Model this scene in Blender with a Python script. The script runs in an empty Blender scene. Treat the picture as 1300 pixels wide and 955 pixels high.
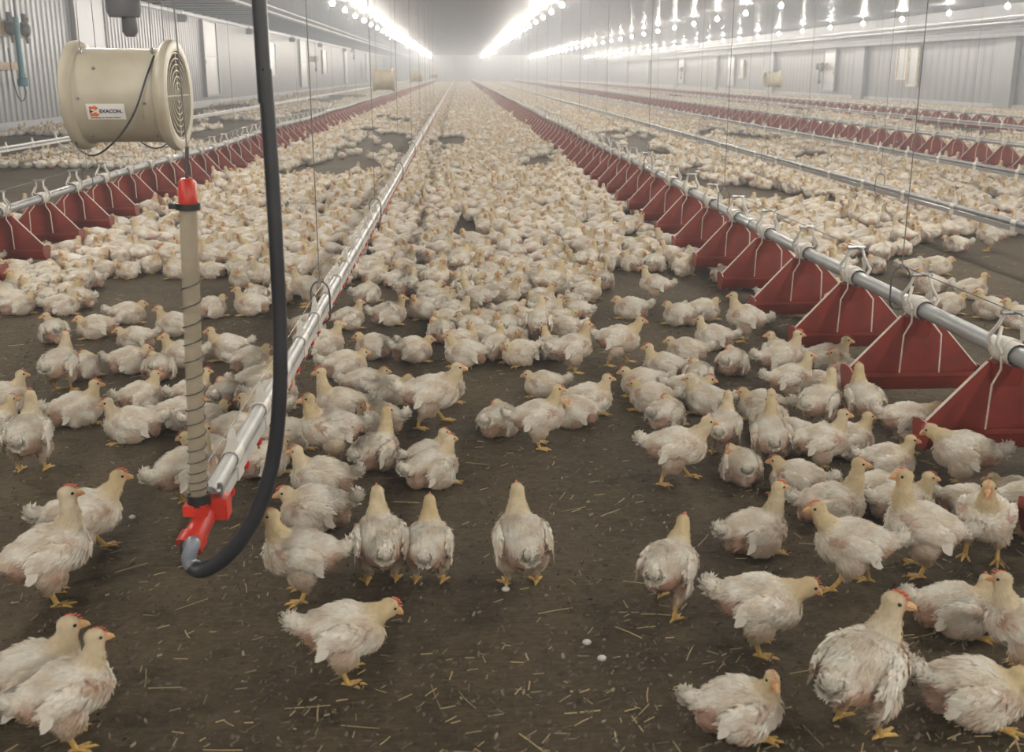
import bpy, bmesh, math, random
import numpy as np
from mathutils import Vector, Matrix, Euler
from math import sin, cos, pi, radians as R, atan, atan2, sqrt

# ------------------------------------------------------------------ camera, light, exposure
W, H, F = 1300.0, 955.0, 1300.0
CX, CY = 650.0, 432.5              # optical axis in the frame
CAMZ = 1.15
PITCH = atan(340.5 / F)
YAW = atan(68.0 / sqrt(F * F + 340.5 ** 2))
sc = bpy.context.scene
C = sc.collection
cam = bpy.data.cameras.new('camera')
cam.sensor_width = 36.0
cam.lens = 36.0 * F / W
cam.shift_y = -(H / 2 - CY) / W
cam.clip_end = 400
cam.dof.use_dof = True
cam.dof.focus_distance = 3.6
cam.dof.aperture_fstop = 7.0
camo = bpy.data.objects.new('camera', cam)
C.objects.link(camo)
camo.location = (0, 0, CAMZ)
camo.rotation_euler = (pi / 2 - PITCH, 0, -YAW)
sc.camera = camo
world = bpy.data.worlds.new('world')
sc.world = world
world.use_nodes = True
world.node_tree.nodes['Background'].inputs[0].default_value = (0.02, 0.02, 0.022, 1)
sc.view_settings.view_transform = 'Standard'
sc.view_settings.look = 'None'
sc.view_settings.gamma = 1.0
sc.view_settings.use_curve_mapping = False
sc.view_settings.exposure = 0.42
sc.cycles.max_bounces = 6
sc.cycles.diffuse_bounces = 4
sc.cycles.glossy_bounces = 2
sc.cycles.volume_bounces = 1
sc.cycles.transparent_max_bounces = 8
sc.cycles.caustics_reflective = False
sc.cycles.caustics_refractive = False
sc.cycles.sample_clamp_indirect = 4.0
sc.cycles.use_denoising = True

LAMP_STRENGTH = 860.0
LAMP_COLOR = (1.0, 0.94, 0.845, 1)
HAZE = 0.0075
HAZE_COLOR = (0.86, 0.915, 1.0, 1)

# dusty air: a thin even haze fills the hall
_vs = world.node_tree.nodes.new('ShaderNodeVolumeScatter')
_vs.inputs['Color'].default_value = HAZE_COLOR; _vs.inputs['Density'].default_value = HAZE; _vs.inputs['Anisotropy'].default_value = 0.45
world.node_tree.links.new(_vs.outputs[0], world.node_tree.nodes['World Output'].inputs['Volume'])
ROT = camo.rotation_euler.to_matrix()
def ray(px, py):
    return (ROT @ Vector(((px - CX) / F, -(py - CY) / F, -1.0)))
def at(px, py, z=0.0):
    d = ray(px, py); t = (z - CAMZ) / d.z
    return Vector((d.x * t, d.y * t, z))
def atY(px, py, Y):
    d = ray(px, py); t = Y / d.y
    return Vector((d.x * t, Y, CAMZ + d.z * t))
def atX(px, py, X):
    d = ray(px, py); t = X / d.x
    return Vector((X, d.y * t, CAMZ + d.z * t))
def proj(p):
    v = ROT.transposed() @ (Vector(p) - Vector((0, 0, CAMZ)))
    if v.z > -0.05: return (-9999, -9999)
    return (CX + F * v.x / -v.z, CY - F * v.y / -v.z)
def zfor(X, Y, py):
    lo, hi = -1.0, 6.0
    for _ in range(40):
        m = (lo + hi) / 2
        if proj((X, Y, m))[1] > py: lo = m
        else: hi = m
    return lo
rnd = random.Random(7)

# ------------------------------------------------------------------ materials
def mat(name, col, rough=0.6, metal=0.0, bump=0.0, bscale=40.0, var=0.0, vscale=3.0, spec=0.5, emit=None, estr=0, trans=0, attr=None, dirt=None):
    m = bpy.data.materials.new(name); m.use_nodes = True
    nt = m.node_tree; N = nt.nodes; L = nt.links
    b = N['Principled BSDF']
    b.inputs['Base Color'].default_value = (*col, 1)
    b.inputs['Roughness'].default_value = rough
    b.inputs['Metallic'].default_value = metal
    b.inputs['Specular IOR Level'].default_value = spec
    if trans: b.inputs['Transmission Weight'].default_value = trans
    if emit:
        b.inputs['Emission Color'].default_value = (*emit, 1); b.inputs['Emission Strength'].default_value = estr
    src = None
    if attr:
        a = N.new('ShaderNodeAttribute'); a.attribute_name = attr; src = a.outputs['Color']
    tc = N.new('ShaderNodeTexCoord')
    if var or dirt:
        n = N.new('ShaderNodeTexNoise'); n.inputs['Scale'].default_value = vscale; n.inputs['Detail'].default_value = 6
        L.new(tc.outputs['Object'], n.inputs['Vector'])
        r = N.new('ShaderNodeValToRGB')
        r.color_ramp.elements[0].position = 0.35; r.color_ramp.elements[1].position = 0.68
        lo = dirt if dirt else tuple(c * (1 - var) for c in col)
        hi = col if dirt else tuple(min(1, c * (1 + var)) for c in col)
        if attr:
            lo = (1 - var,) * 3; hi = (1, 1, 1)
        r.color_ramp.elements[0].color = (*lo, 1); r.color_ramp.elements[1].color = (*hi, 1)
        L.new(n.outputs['Fac'], r.inputs['Fac'])
        if attr:
            mx = N.new('ShaderNodeMix'); mx.data_type = 'RGBA'; mx.blend_type = 'MULTIPLY'
            mx.inputs[0].default_value = 1.0
            L.new(src, mx.inputs[6]); L.new(r.outputs['Color'], mx.inputs[7])
            src = mx.outputs[2]
        else:
            src = r.outputs['Color']
    if src: L.new(src, b.inputs['Base Color'])
    if bump:
        n2 = N.new('ShaderNodeTexNoise'); n2.inputs['Scale'].default_value = bscale; n2.inputs['Detail'].default_value = 5
        L.new(tc.outputs['Object'], n2.inputs['Vector'])
        bp = N.new('ShaderNodeBump'); bp.inputs['Strength'].default_value = bump; bp.inputs['Distance'].default_value = 0.01
        L.new(n2.outputs['Fac'], bp.inputs['Height']); L.new(bp.outputs['Normal'], b.inputs['Normal'])
    return m

def ground_mat():
    m = bpy.data.materials.new('trampled litter'); m.use_nodes = True
    nt = m.node_tree; N = nt.nodes; L = nt.links; b = N['Principled BSDF']
    b.inputs['Roughness'].default_value = 0.85; b.inputs['Specular IOR Level'].default_value = 0.25
    tc = N.new('ShaderNodeTexCoord')
    def noise(s, d=8, rg=0.6, vec=None):
        n = N.new('ShaderNodeTexNoise'); n.inputs['Scale'].default_value = s; n.inputs['Detail'].default_value = d
        n.inputs['Roughness'].default_value = rg
        L.new(vec or tc.outputs['Object'], n.inputs['Vector']); return n
    a = noise(1.3, 5); c = noise(45, 8, 0.75); mp = N.new('ShaderNodeMapping'); mp.inputs['Scale'].default_value = (25, 110, 1)
    mp.inputs['Rotation'].default_value = (0, 0, 0.15)
    L.new(tc.outputs['Object'], mp.inputs['Vector']); f = noise(1.0, 6, 0.7, mp.outputs['Vector'])
    r = N.new('ShaderNodeValToRGB'); e = r.color_ramp.elements
    e[0].position = 0.32; e[0].color = (0.043, 0.031, 0.0185, 1); e[1].position = 0.62; e[1].color = (0.135, 0.106, 0.068, 1)
    x = e.new(0.74); x.color = (0.27, 0.22, 0.145, 1)
    add = N.new('ShaderNodeMath'); add.operation = 'MULTIPLY_ADD'; add.inputs[1].default_value = 0.5
    L.new(f.outputs['Fac'], add.inputs[0])
    h = N.new('ShaderNodeMath'); h.operation = 'MULTIPLY'; h.inputs[1].default_value = 0.5
    L.new(c.outputs['Fac'], h.inputs[0]); L.new(h.outputs[0], add.inputs[2]); L.new(add.outputs[0], r.inputs['Fac'])
    r2 = N.new('ShaderNodeValToRGB'); e = r2.color_ramp.elements
    e[0].position = 0.35; e[0].color = (0.72, 0.70, 0.68, 1); e[1].position = 0.65; e[1].color = (1.1, 1.08, 1.0, 1)
    L.new(a.outputs['Fac'], r2.inputs['Fac'])
    mx = N.new('ShaderNodeMix'); mx.data_type = 'RGBA'; mx.blend_type = 'MULTIPLY'; mx.inputs[0].default_value = 1
    L.new(r.outputs['Color'], mx.inputs[6]); L.new(r2.outputs['Color'], mx.inputs[7]); L.new(mx.outputs[2], b.inputs['Base Color'])
    bp = N.new('ShaderNodeBump'); bp.inputs['Strength'].default_value = 0.9; bp.inputs['Distance'].default_value = 0.012
    L.new(add.outputs[0], bp.inputs['Height']); L.new(bp.outputs['Normal'], b.inputs['Normal'])
    return m

M = {}
M['ground'] = ground_mat()
M['plumage'] = mat('white plumage', (0.8, 0.78, 0.72), 0.85, attr='col', var=0.12, vscale=60, spec=0.15)
M['flock'] = mat('flock plumage', (0.8, 0.78, 0.72), 0.85, attr='col', spec=0.15)
M['leg'] = mat('yellow scaly leg', (0.55, 0.35, 0.10), 0.5, bump=0.4, bscale=400, var=0.2, vscale=120)
M['beak'] = mat('yellow beak', (0.62, 0.36, 0.16), 0.4, var=0.15, vscale=200)
M['comb'] = mat('orange red comb', (0.62, 0.13, 0.055), 0.5, bump=0.3, bscale=500)
M['eye'] = mat('dark eye', (0.012, 0.010, 0.008), 0.12)
M['red'] = mat('red plastic', (0.185, 0.020, 0.010), 0.45, var=0.22, vscale=7, bump=0.05, bscale=60)
M['brightred'] = mat('bright red plastic', (0.55, 0.035, 0.02), 0.35, var=0.15, vscale=30)
M['nipple'] = mat('red nipple plastic', (0.55, 0.02, 0.015), 0.4)
M['white'] = mat('white plastic', (0.55, 0.525, 0.48), 0.45, var=0.12, vscale=25)
M['cream'] = mat('cream plastic rod', (0.58, 0.51, 0.44), 0.5, var=0.12, vscale=30)
M['dpipe'] = mat('dull grey pipe', (0.20, 0.205, 0.21), 0.45, metal=0.3, var=0.2, vscale=9)
M['pipe'] = mat('galvanised feed pipe', (0.29, 0.30, 0.30), 0.45, metal=0.3, var=0.14, vscale=9)
M['wpipe'] = mat('pale drinker pipe', (0.46, 0.46, 0.445), 0.42, var=0.10, vscale=12)
M['steel'] = mat('grey steel', (0.30, 0.31, 0.32), 0.35, metal=0.8)
M['darksteel'] = mat('dark steel wire', (0.09, 0.09, 0.09), 0.45, metal=0.5)
M['wire'] = mat('suspension cord', (0.16, 0.15, 0.14), 0.6)
M['hose'] = mat('black rubber hose', (0.022, 0.024, 0.029), 0.42, var=0.3, vscale=10)
M['greyhose'] = mat('grey reinforced hose', (0.20, 0.22, 0.26), 0.3, var=0.2, vscale=30)
M['black'] = mat('black rubber', (0.015, 0.015, 0.015), 0.5)
M['fan'] = mat('cream fan plastic', (0.50, 0.46, 0.37), 0.42, dirt=(0.41, 0.36, 0.27), vscale=5, bump=0.04, bscale=25)
M['fandark'] = mat('fan interior', (0.14, 0.12, 0.09), 0.6)
M['wall'] = mat('corrugated wall sheet', (0.19, 0.196, 0.207), 0.40, metal=0.3, var=0.06, vscale=0.6)
M['wallr'] = mat('flat wall sheet', (0.155, 0.158, 0.166), 0.5, metal=0.15, var=0.08, vscale=0.5)
M['ceil'] = mat('corrugated ceiling sheet', (0.135, 0.135, 0.14), 0.34, metal=0.6, var=0.08, vscale=0.5)
M['pilaster'] = mat('grey wall post', (0.17, 0.175, 0.185), 0.5, var=0.08, vscale=2)
M['soffit'] = mat('dark inlet board', (0.05, 0.05, 0.053), 0.55, metal=0.1, var=0.2, vscale=1.5)
M['foil'] = mat('silver foil', (0.34, 0.35, 0.37), 0.50, metal=0.7, bump=0.9, bscale=4)
M['panel'] = mat('pale door panel', (0.30, 0.31, 0.32), 0.4, var=0.08, vscale=2)
M['frame'] = mat('door frame grey', (0.22, 0.22, 0.22), 0.5)
M['wood'] = mat('bare wood board', (0.46, 0.34, 0.22), 0.7, var=0.2, vscale=14)
M['woodframe'] = mat('pale wood frame', (0.50, 0.44, 0.34), 0.7, var=0.2, vscale=9)
M['teal'] = mat('teal pipe', (0.05, 0.17, 0.20), 0.4)
M['straw'] = mat('straw', (0.52, 0.40, 0.20), 0.6, attr='col')
M['tube'] = mat('clear sight tube', (0.80, 0.76, 0.66), 0.25, trans=0.75)
nt_ = M['tube'].node_tree; nt_.nodes.clear()
_o = nt_.nodes.new('ShaderNodeOutputMaterial'); _m = nt_.nodes.new('ShaderNodeMixShader'); _t = nt_.nodes.new('ShaderNodeBsdfTransparent'); _p = nt_.nodes.new('ShaderNodeBsdfPrincipled')
_p.inputs['Base Color'].default_value = (.46, .40, .30, 1); _p.inputs['Roughness'].default_value = .25; _m.inputs[0].default_value = .45
nt_.links.new(_t.outputs[0], _m.inputs[1]); nt_.links.new(_p.outputs[0], _m.inputs[2]); nt_.links.new(_m.outputs[0], _o.inputs[0])
for _n in ('plumage', 'flock'):      # feathers let some light through
    nt_ = M[_n].node_tree; _p = nt_.nodes['Principled BSDF']; _o = [q for q in nt_.nodes if q.type == 'OUTPUT_MATERIAL'][0]
    _m = nt_.nodes.new('ShaderNodeMixShader'); _t = nt_.nodes.new('ShaderNodeBsdfTranslucent'); _m.inputs[0].default_value = .18 if _n == 'plumage' else .0
    nt_.links.new(_p.inputs['Base Color'].links[0].from_socket, _t.inputs['Color'])
    nt_.links.new(_p.outputs[0], _m.inputs[1]); nt_.links.new(_t.outputs[0], _m.inputs[2]); nt_.links.new(_m.outputs[0], _o.inputs[0])
M['sticker'] = mat('white sticker', (0.80, 0.78, 0.74), 0.4)
M['orange'] = mat('orange print', (0.75, 0.17, 0.03), 0.5)
M['navy'] = mat('navy print', (0.02, 0.03, 0.13), 0.5)
M['dark'] = mat('dark housing', (0.06, 0.06, 0.065), 0.55, var=0.2, vscale=6)
M['glow'] = mat('glowing bulb glass', (0.9, 0.9, 0.9), 0.3, emit=LAMP_COLOR[:3], estr=LAMP_STRENGTH)

# ------------------------------------------------------------------ mesh helpers
class MB:
    def __init__(self): self.v = []; self.f = []; self.n = 0
    def add(self, v, f):
        k = self.n; self.v += [tuple(p) for p in v]; self.f += [tuple(i + k for i in q) for q in f]; self.n = len(self.v); return self
    def box(self, x0, x1, y0, y1, z0, z1):
        return self.add([(x0,y0,z0),(x1,y0,z0),(x1,y1,z0),(x0,y1,z0),(x0,y0,z1),(x1,y0,z1),(x1,y1,z1),(x0,y1,z1)],
                 [(0,3,2,1),(4,5,6,7),(0,1,5,4),(1,2,6,5),(2,3,7,6),(3,0,4,7)])
    def tube(self, pts, r, seg=8, cap=True, closed=False):
        pts = [Vector(p) for p in pts]; n = len(pts)
        rs = r if isinstance(r, (list, tuple)) else [r] * n
        up = None; V = []
        for i, p in enumerate(pts):
            if closed: d = pts[(i + 1) % n] - pts[i - 1]
            else: d = pts[min(i + 1, n - 1)] - pts[max(i - 1, 0)]
            d.normalize()
            if up is None:
                a = Vector((0, 0, 1)) if abs(d.z) < 0.9 else Vector((0, 1, 0))
                up = d.cross(a).normalized()
            up = (up - d * up.dot(d)).normalized(); s = d.cross(up)
            for k in range(seg):
                t = 2 * pi * k / seg
                V.append(p + (up * cos(t) + s * sin(t)) * rs[i])
        Fc = []
        m = n if closed else n - 1
        for i in range(m):
            j = (i + 1) % n
            for k in range(seg):
                k2 = (k + 1) % seg
                Fc.append((i * seg + k, i * seg + k2, j * seg + k2, j * seg + k))
        if cap and not closed:
            Fc.append(tuple(range(seg - 1, -1, -1))); Fc.append(tuple((n - 1) * seg + k for k in range(seg)))
        return self.add(V, Fc)
    def ell(self, c, r, rot=None, nu=12, nv=8):
        V = []; c = Vector(c)
        for i in range(nv + 1):
            ph = pi * i / nv
            for k in range(nu):
                t = 2 * pi * k / nu
                p = Vector((r[0] * sin(ph) * cos(t), r[1] * sin(ph) * sin(t), r[2] * cos(ph)))
                if rot is not None: p = rot @ p
                V.append(c + p)
        Fc = [(i * nu + k, (i + 1) * nu + k, (i + 1) * nu + (k + 1) % nu, i * nu + (k + 1) % nu) for i in range(nv) for k in range(nu)]
        return self.add(V, Fc)
    def lathe(self, prof, axis='Z', c=(0, 0, 0), seg=24, closed=False):
        V = []; n = len(prof); c = Vector(c)
        for (r, h) in prof:
            for k in range(seg):
                t = 2 * pi * k / seg; a, b = r * cos(t), r * sin(t)
                V.append(c + (Vector((a, b, h)) if axis == 'Z' else Vector((h, a, b)) if axis == 'X' else Vector((b, h, a))))
        Fc = []
        for i in range(n if closed else n - 1):
            j = (i + 1) % n
            for k in range(seg):
                Fc.append((i * seg + k, i * seg + (k + 1) % seg, j * seg + (k + 1) % seg, j * seg + k))
        return self.add(V, Fc)
    def mesh(self, name, m, smooth=True, fix=True):
        me = bpy.data.meshes.new(name); me.from_pydata(self.v, [], self.f)
        if fix:
            bm = bmesh.new(); bm.from_mesh(me); bmesh.ops.recalc_face_normals(bm, faces=bm.faces); bm.to_mesh(me); bm.free()
        if m: me.materials.append(m)
        if smooth:
            me.polygons.foreach_set('use_smooth', [True] * len(me.polygons))
            try: me.set_sharp_from_angle(angle=R(40))
            except Exception: pass
        me.update(); return me
def link(name, me, parent=None, loc=None, rot=None, scale=None):
    o = bpy.data.objects.new(name, me); C.objects.link(o)
    if parent is not None: o.parent = parent
    if loc is not None: o.location = loc
    if rot is not None: o.rotation_euler = rot
    if scale is not None: o.scale = (scale,) * 3 if not hasattr(scale, '__len__') else scale
    return o
def put(name, mb, m, parent=None, smooth=True, **k): return link(name, mb.mesh(name, m, smooth), parent, **k)
def tag(o, label=None, cat=None, group=None, kind=None):
    if label: o['label'] = label
    if cat: o['category'] = cat
    if group: o['group'] = group
    if kind: o['kind'] = kind
    return o
def empty(name, loc=(0, 0, 0), rz=0):
    o = bpy.data.objects.new(name, None); C.objects.link(o); o.location = loc; o.rotation_euler = (0, 0, rz); o.empty_display_size = 0.1
    return o
def struct(name, mb, m, smooth=False, label=None):
    o = put(name, mb, m, None, smooth); o['kind'] = 'structure'
    if label: o['label'] = label
    return o
ORD = ['nearest', 'second', 'third', 'fourth', 'fifth', 'sixth', 'seventh', 'eighth', 'ninth', 'tenth', 'eleventh', 'twelfth',
       'thirteenth', 'fourteenth', 'fifteenth', 'sixteenth', 'seventeenth', 'eighteenth', 'nineteenth', 'twentieth']
def ordinal(k, first='first'):
    tens = ['', '', 'twenty', 'thirty', 'forty', 'fifty', 'sixty']
    if k == 0: return first
    if k < 20: return ORD[k]
    n = k + 1
    if n % 10 == 0: return {20: 'twentieth', 30: 'thirtieth', 40: 'fortieth', 50: 'fiftieth', 60: 'sixtieth'}[n]
    u = ['', 'first', 'second', 'third', 'fourth', 'fifth', 'sixth', 'seventh', 'eighth', 'ninth'][n % 10]
    return tens[n // 10] + '-' + u

# value noise for ground relief
_rs = np.random.RandomState(3); _T = _rs.rand(256, 256)
def vnoise(x, y):
    xi = np.floor(x).astype(int); yi = np.floor(y).astype(int); fx = x - xi; fy = y - yi
    fx = fx * fx * (3 - 2 * fx); fy = fy * fy * (3 - 2 * fy)
    a = _T[xi % 256, yi % 256]; b = _T[(xi + 1) % 256, yi % 256]; c = _T[xi % 256, (yi + 1) % 256]; d = _T[(xi + 1) % 256, (yi + 1) % 256]
    return a + (b - a) * fx + (c - a) * fy + (a - b - c + d) * fx * fy
def relief(x, y):
    x = np.asarray(x, float); y = np.asarray(y, float)
    return (0.010 * (vnoise(x * 2.3, y * 2.3) - .5) + 0.007 * (vnoise(x * 9, y * 9) - .5)
            + 0.006 * (vnoise(x * 28, y * 34) - .5) + 0.004 * (vnoise(x * 70, y * 85) - .5))

# ------------------------------------------------------------------ the barn
XL, XR, YB, YF, ZC = -8.7, 16.4, -26.0, 124.0, 3.08  # back end extended behind the camera so unseen lamps add frontal light
def floor():
    xs = np.unique(np.concatenate([np.linspace(XL - .1, -3, 30), np.arange(-3, 3.5, 0.016), np.linspace(3.5, XR + .1, 40)]))
    ys = np.unique(np.concatenate([np.linspace(YB, 1.2, 20), np.arange(1.2, 5.2, 0.014), np.arange(5.2, 10, .05), np.geomspace(10, YF + .1, 60)]))
    X, Y = np.meshgrid(xs, ys, indexing='ij')
    Z = relief(X, Y) - 0.004
    fade = np.clip((9 - Y) / 3, 0, 1) * np.clip((4 - np.abs(X)) / .6, 0, 1)
    Z = Z * fade - 0.003
    v = np.stack([X, Y, Z], -1).reshape(-1, 3); ny = len(ys)
    i, j = np.meshgrid(np.arange(len(xs) - 1), np.arange(ny - 1), indexing='ij'); a = (i * ny + j).ravel()
    q = np.stack([a, a + ny, a + ny + 1, a + 1], -1)
    me = bigmesh('floor', v, q, M['ground'])
    me.polygons.foreach_set('use_smooth', [True] * len(me.polygons))
    o = link('floor', me); o['kind'] = 'structure'
def bigmesh(name, v, q, m, col=None):
    me = bpy.data.meshes.new(name); n = len(v); k = q.shape[1]
    me.vertices.add(n); me.vertices.foreach_set('co', np.ascontiguousarray(v, dtype=np.float32).ravel())
    me.loops.add(q.size); me.loops.foreach_set('vertex_index', np.ascontiguousarray(q, dtype=np.int32).ravel())
    me.polygons.add(len(q)); me.polygons.foreach_set('loop_start', np.arange(0, q.size, k, dtype=np.int32))
    me.update(calc_edges=True)
    if col is not None:
        a = me.color_attributes.new('col', 'FLOAT_COLOR', 'POINT')
        c4 = np.ones((n, 4), np.float32); c4[:, :3] = col; a.data.foreach_set('color', c4.ravel())
    me.materials.append(m); return me
floor()

def ribbed(a0, a1, pitch, depth, fn, lo, hi, w=0.35):
    """corrugated sheet: ribs every `pitch` from a0 to a1; fn(a, d, b) gives the point"""
    mb = MB(); xs = []
    a = a0
    while a < a1:
        xs += [(a, 0), (a + pitch * w, 0), (a + pitch * (w + .12), depth), (a + pitch * .88, depth)]
        a += pitch
    xs.append((a1, 0))
    V = []; Fc = []
    for (a, d) in xs: V += [fn(min(a, a1), d, lo), fn(min(a, a1), d, hi)]
    for i in range(len(xs) - 1): Fc.append((2 * i, 2 * i + 2, 2 * i + 3, 2 * i + 1))
    mb.add(V, Fc); return mb
struct('wall_left', ribbed(YB, YF, 0.26, 0.03, lambda a, d, b: (XL - .03 + d, a, b), -0.05, ZC + .02), M['wall'])
struct('wall_right', ribbed(YB, YF, 0.52, 0.010, lambda a, d, b: (XR + .03 - d, a, b), -0.05, ZC + .02), M['wallr'])
struct('wall_far', ribbed(XL, XR, 0.26, 0.03, lambda a, d, b: (a, YF + .03 - d, b), -0.05, ZC + .02), M['wall'])
struct('wall_back', ribbed(XL, XR, 0.26, 0.03, lambda a, d, b: (a, YB - .03 + d, b), -0.05, ZC + .02), M['wall'])
struct('ceiling', ribbed(YB, YF, 0.30, 0.022, lambda a, d, b: (b, a, ZC + .022 - d), XL - .05, XR + .05), M['ceil'])
struct('baseboard_left', MB().box(XL - .02, XL + .05, YB, YF, -0.02, .22), M['panel'])
struct('baseboard_right', MB().box(XR - .05, XR + .02, YB, YF, -0.02, .22), M['panel'])
# right wall: lower inlet board above the visible sheet, and its rail
struct('trim_1', MB().box(XR - .42, XR - .02, YB, YF, 2.22, ZC - .005), M['soffit'])
struct('trim_2', MB().box(XR - .47, XR - .40, YB, YF, 2.16, 2.26), M['dpipe'])
struct('trim_3', MB().box(XL + .0, XL + .13, YB, YF, ZC - .17, ZC - .06), M['foil'])
k = 4
for Y in (-14, -2, 11, 19, 30.3, 41.8, 54, 66, 78, 90, 102, 114):
    struct('trim_%d' % k, MB().box(XR - .16, XR, Y, Y + .95, 0, 2.2), M['pilaster']); k += 1
# dark ceiling band with cross battens beside the left wall
mb = MB(); mb.box(XL + .14, XL + 2.5, YB, YF, ZC - .035, ZC - .005)
y = YB + .3
while y < YF: mb.box(XL + .16, XL + 2.45, y, y + .07, ZC - .075, ZC - .03); y += 1.15
struct('trim_%d' % k, mb, M['soffit']); k += 1

# ------------------------------------------------------------------ lamps
ROWS = [(-3.13, 2.95, 24.2, 'first lamp row from the left wall'),
        (2.68, 3.10, 24.4, 'second lamp row from the left wall'),
        (8.38, 3.39, 30.9, 'third lamp row from the left wall'),
        (14.35, 3.30, 27.4, 'lamp row nearest the right wall')]
bulb = MB(); bulb.ell((0, 0, -.01), (.056, .056, .06), nu=8, nv=5); bulb_me = bulb.mesh('bulb', M['glow'])
sock = MB(); sock.lathe([(.0, .115), (.012, .115), (.018, .10), (.022, .05), (.022, .035), (0, .035)], seg=10)
sock.tube([(0, 0, .11), (0, 0, .245)], .005, 6)
sock.lathe([(0, .245), (.04, .245), (.05, .225), (.05, .222), (0, .222)], seg=12)
sock_me = sock.mesh('socket', M['white'])
ZL = ZC - .245
vis = []
for (X, sp, Yr, rn) in ROWS:
    Y = Yr - sp * int((Yr + 24.5) / sp); kk = 0  # each row runs on unseen behind the camera, added for frontal light
    while Y < YF - 1.2:
        p = (X, Y, ZL); q = proj(p)
        e = empty('ceiling_lamp', p)
        link('bulb', bulb_me, e); link('socket', sock_me, e)
        seen = 0 <= q[0] <= W and 0 <= q[1] <= H
        if seen and kk < 16:
            tag(e, 'bare glowing bulb, %s in view in the %s' % (ordinal(kk, 'nearest'), rn), 'lamp', 'bulbs of the ' + rn)
        else:
            tag(e, ('far bare bulb merged into the streak of the ' if seen else 'bare bulb outside the view in the ') + rn, 'lamp', ('distant bulbs of the ' if seen else 'overhead bulbs of the ') + rn)
        if seen: kk += 1
        Y += sp

# ------------------------------------------------------------------ feed lines
ZP = 0.36
PS = 0.600      # feed pipe height
def saddle_mb():
    mb = MB()
    mb.lathe([(.034, -.055), (.036, -.05), (.036, -.02), (.040, -.018), (.040, .018), (.036, .02), (.036, .05), (.034, .055)], 'Y', (0, 0, 0), 14)
    for s in (-1, 1):
        # bent arms up to the roost wire clip
        mb.tube([(s * .036, -.03 * s, .0), (s * .052, -.03 * s, .035), (s * .030, -.02 * s, .075), (s * .024, 0, .115)], [.007, .0065, .006, .006], 6)
        mb.tube([(s * .036, .03 * s, .0), (s * .048, .02 * s, .03), (s * .030, 0, .075)], .0055, 6)
    return mb
def clip_mb():
    mb = MB(); mb.tube([(-.036, 0, .115), (.036, 0, .115)], .0065, 8); mb.tube([(0, -.008, .117), (0, .008, .117)], .004, 6); return mb
ZB, ZT, HW = -.288, -.222, .230      # trough bottom, trough rim, half width
def plate_outline(): return [(-HW, ZT - .02), (HW, ZT - .02), (HW, ZT + .004), (.058, -.03), (-.058, -.03), (-HW, ZT + .004)]
def pan_mb():
    mb = MB(); t = .004; P = plate_outline()
    V = [(x, -t, z) for x, z in P] + [(x, t, z) for x, z in P]
    mb.add(V, [tuple(range(6)), tuple(range(11, 5, -1))] + [(i, (i + 1) % 6, 6 + (i + 1) % 6, 6 + i) for i in range(6)])
    prof = [(-.054, ZT), (-.054, ZT - .012), (-.048, ZT - .015), (-.040, ZT - .045), (-.026, ZB), (.026, ZB), (.040, ZT - .045), (.048, ZT - .015), (.054, ZT - .012), (.054, ZT),
            (.047, ZT), (.040, ZT - .016), (.034, ZT - .042), (.022, ZB + .007), (-.022, ZB + .007), (-.034, ZT - .042), (-.040, ZT - .016), (-.047, ZT)]
    n = len(prof); V = []
    for x in (-HW, HW): V += [(x, a, b) for a, b in prof]
    mb.add(V, [(i, (i + 1) % n, n + (i + 1) % n, n + i) for i in range(n)])
    for s in (-1, 1):
        cp = [(-.057, ZT + .005), (-.059, ZT - .014), (-.045, ZT - .048), (-.030, ZB - .005), (.030, ZB - .005), (.045, ZT - .048), (.059, ZT - .014), (.057, ZT + .005), (.02, ZT + .016), (-.02, ZT + .016)]
        m = len(cp); V = [(s * HW, a, b) for a, b in cp] + [(s * (HW + .007), a, b) for a, b in cp]
        mb.add(V, [tuple(range(m)), tuple(range(2 * m - 1, m - 1, -1))] + [(i, (i + 1) % m, m + (i + 1) % m, m + i) for i in range(m)])
    mb.add([(-.05, -.02, -.03), (.05, -.02, -.03), (.05, .02, -.03), (-.05, .02, -.03), (-.04, -.012, -.10), (.04, -.012, -.10), (.04, .012, -.10), (-.04, .012, -.10)],
           [(0, 1, 2, 3), (4, 7, 6, 5), (0, 4, 5, 1), (1, 5, 6, 2), (2, 6, 7, 3), (3, 7, 4, 0)])
    return mb
def rods_mb():
    mb = MB()
    for sy in (-1, 1):
        for sx in (-1, 1):
            mb.tube([(sx * .030, sy * .020, -.005), (sx * .036, sy * .034, -.045), (sx * .066, sy * .050, -.085), (sx * .070, sy * .052, ZT + .002)], [.0042, .0036, .0034, .0030], 6)
    for sx in (-1, 1): mb.tube([(sx * .059, 0, -.030), (sx * HW, 0, ZT + .006)], .0046, 6)
    return mb
pan_me = pan_mb().mesh('feeding_pan', M['red']); sad_me = saddle_mb().mesh('saddle', M['white']); rod_me = rods_mb().mesh('guard_rods', M['cream']); clip_me = clip_mb().mesh('wire_clip', M['steel'])
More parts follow.
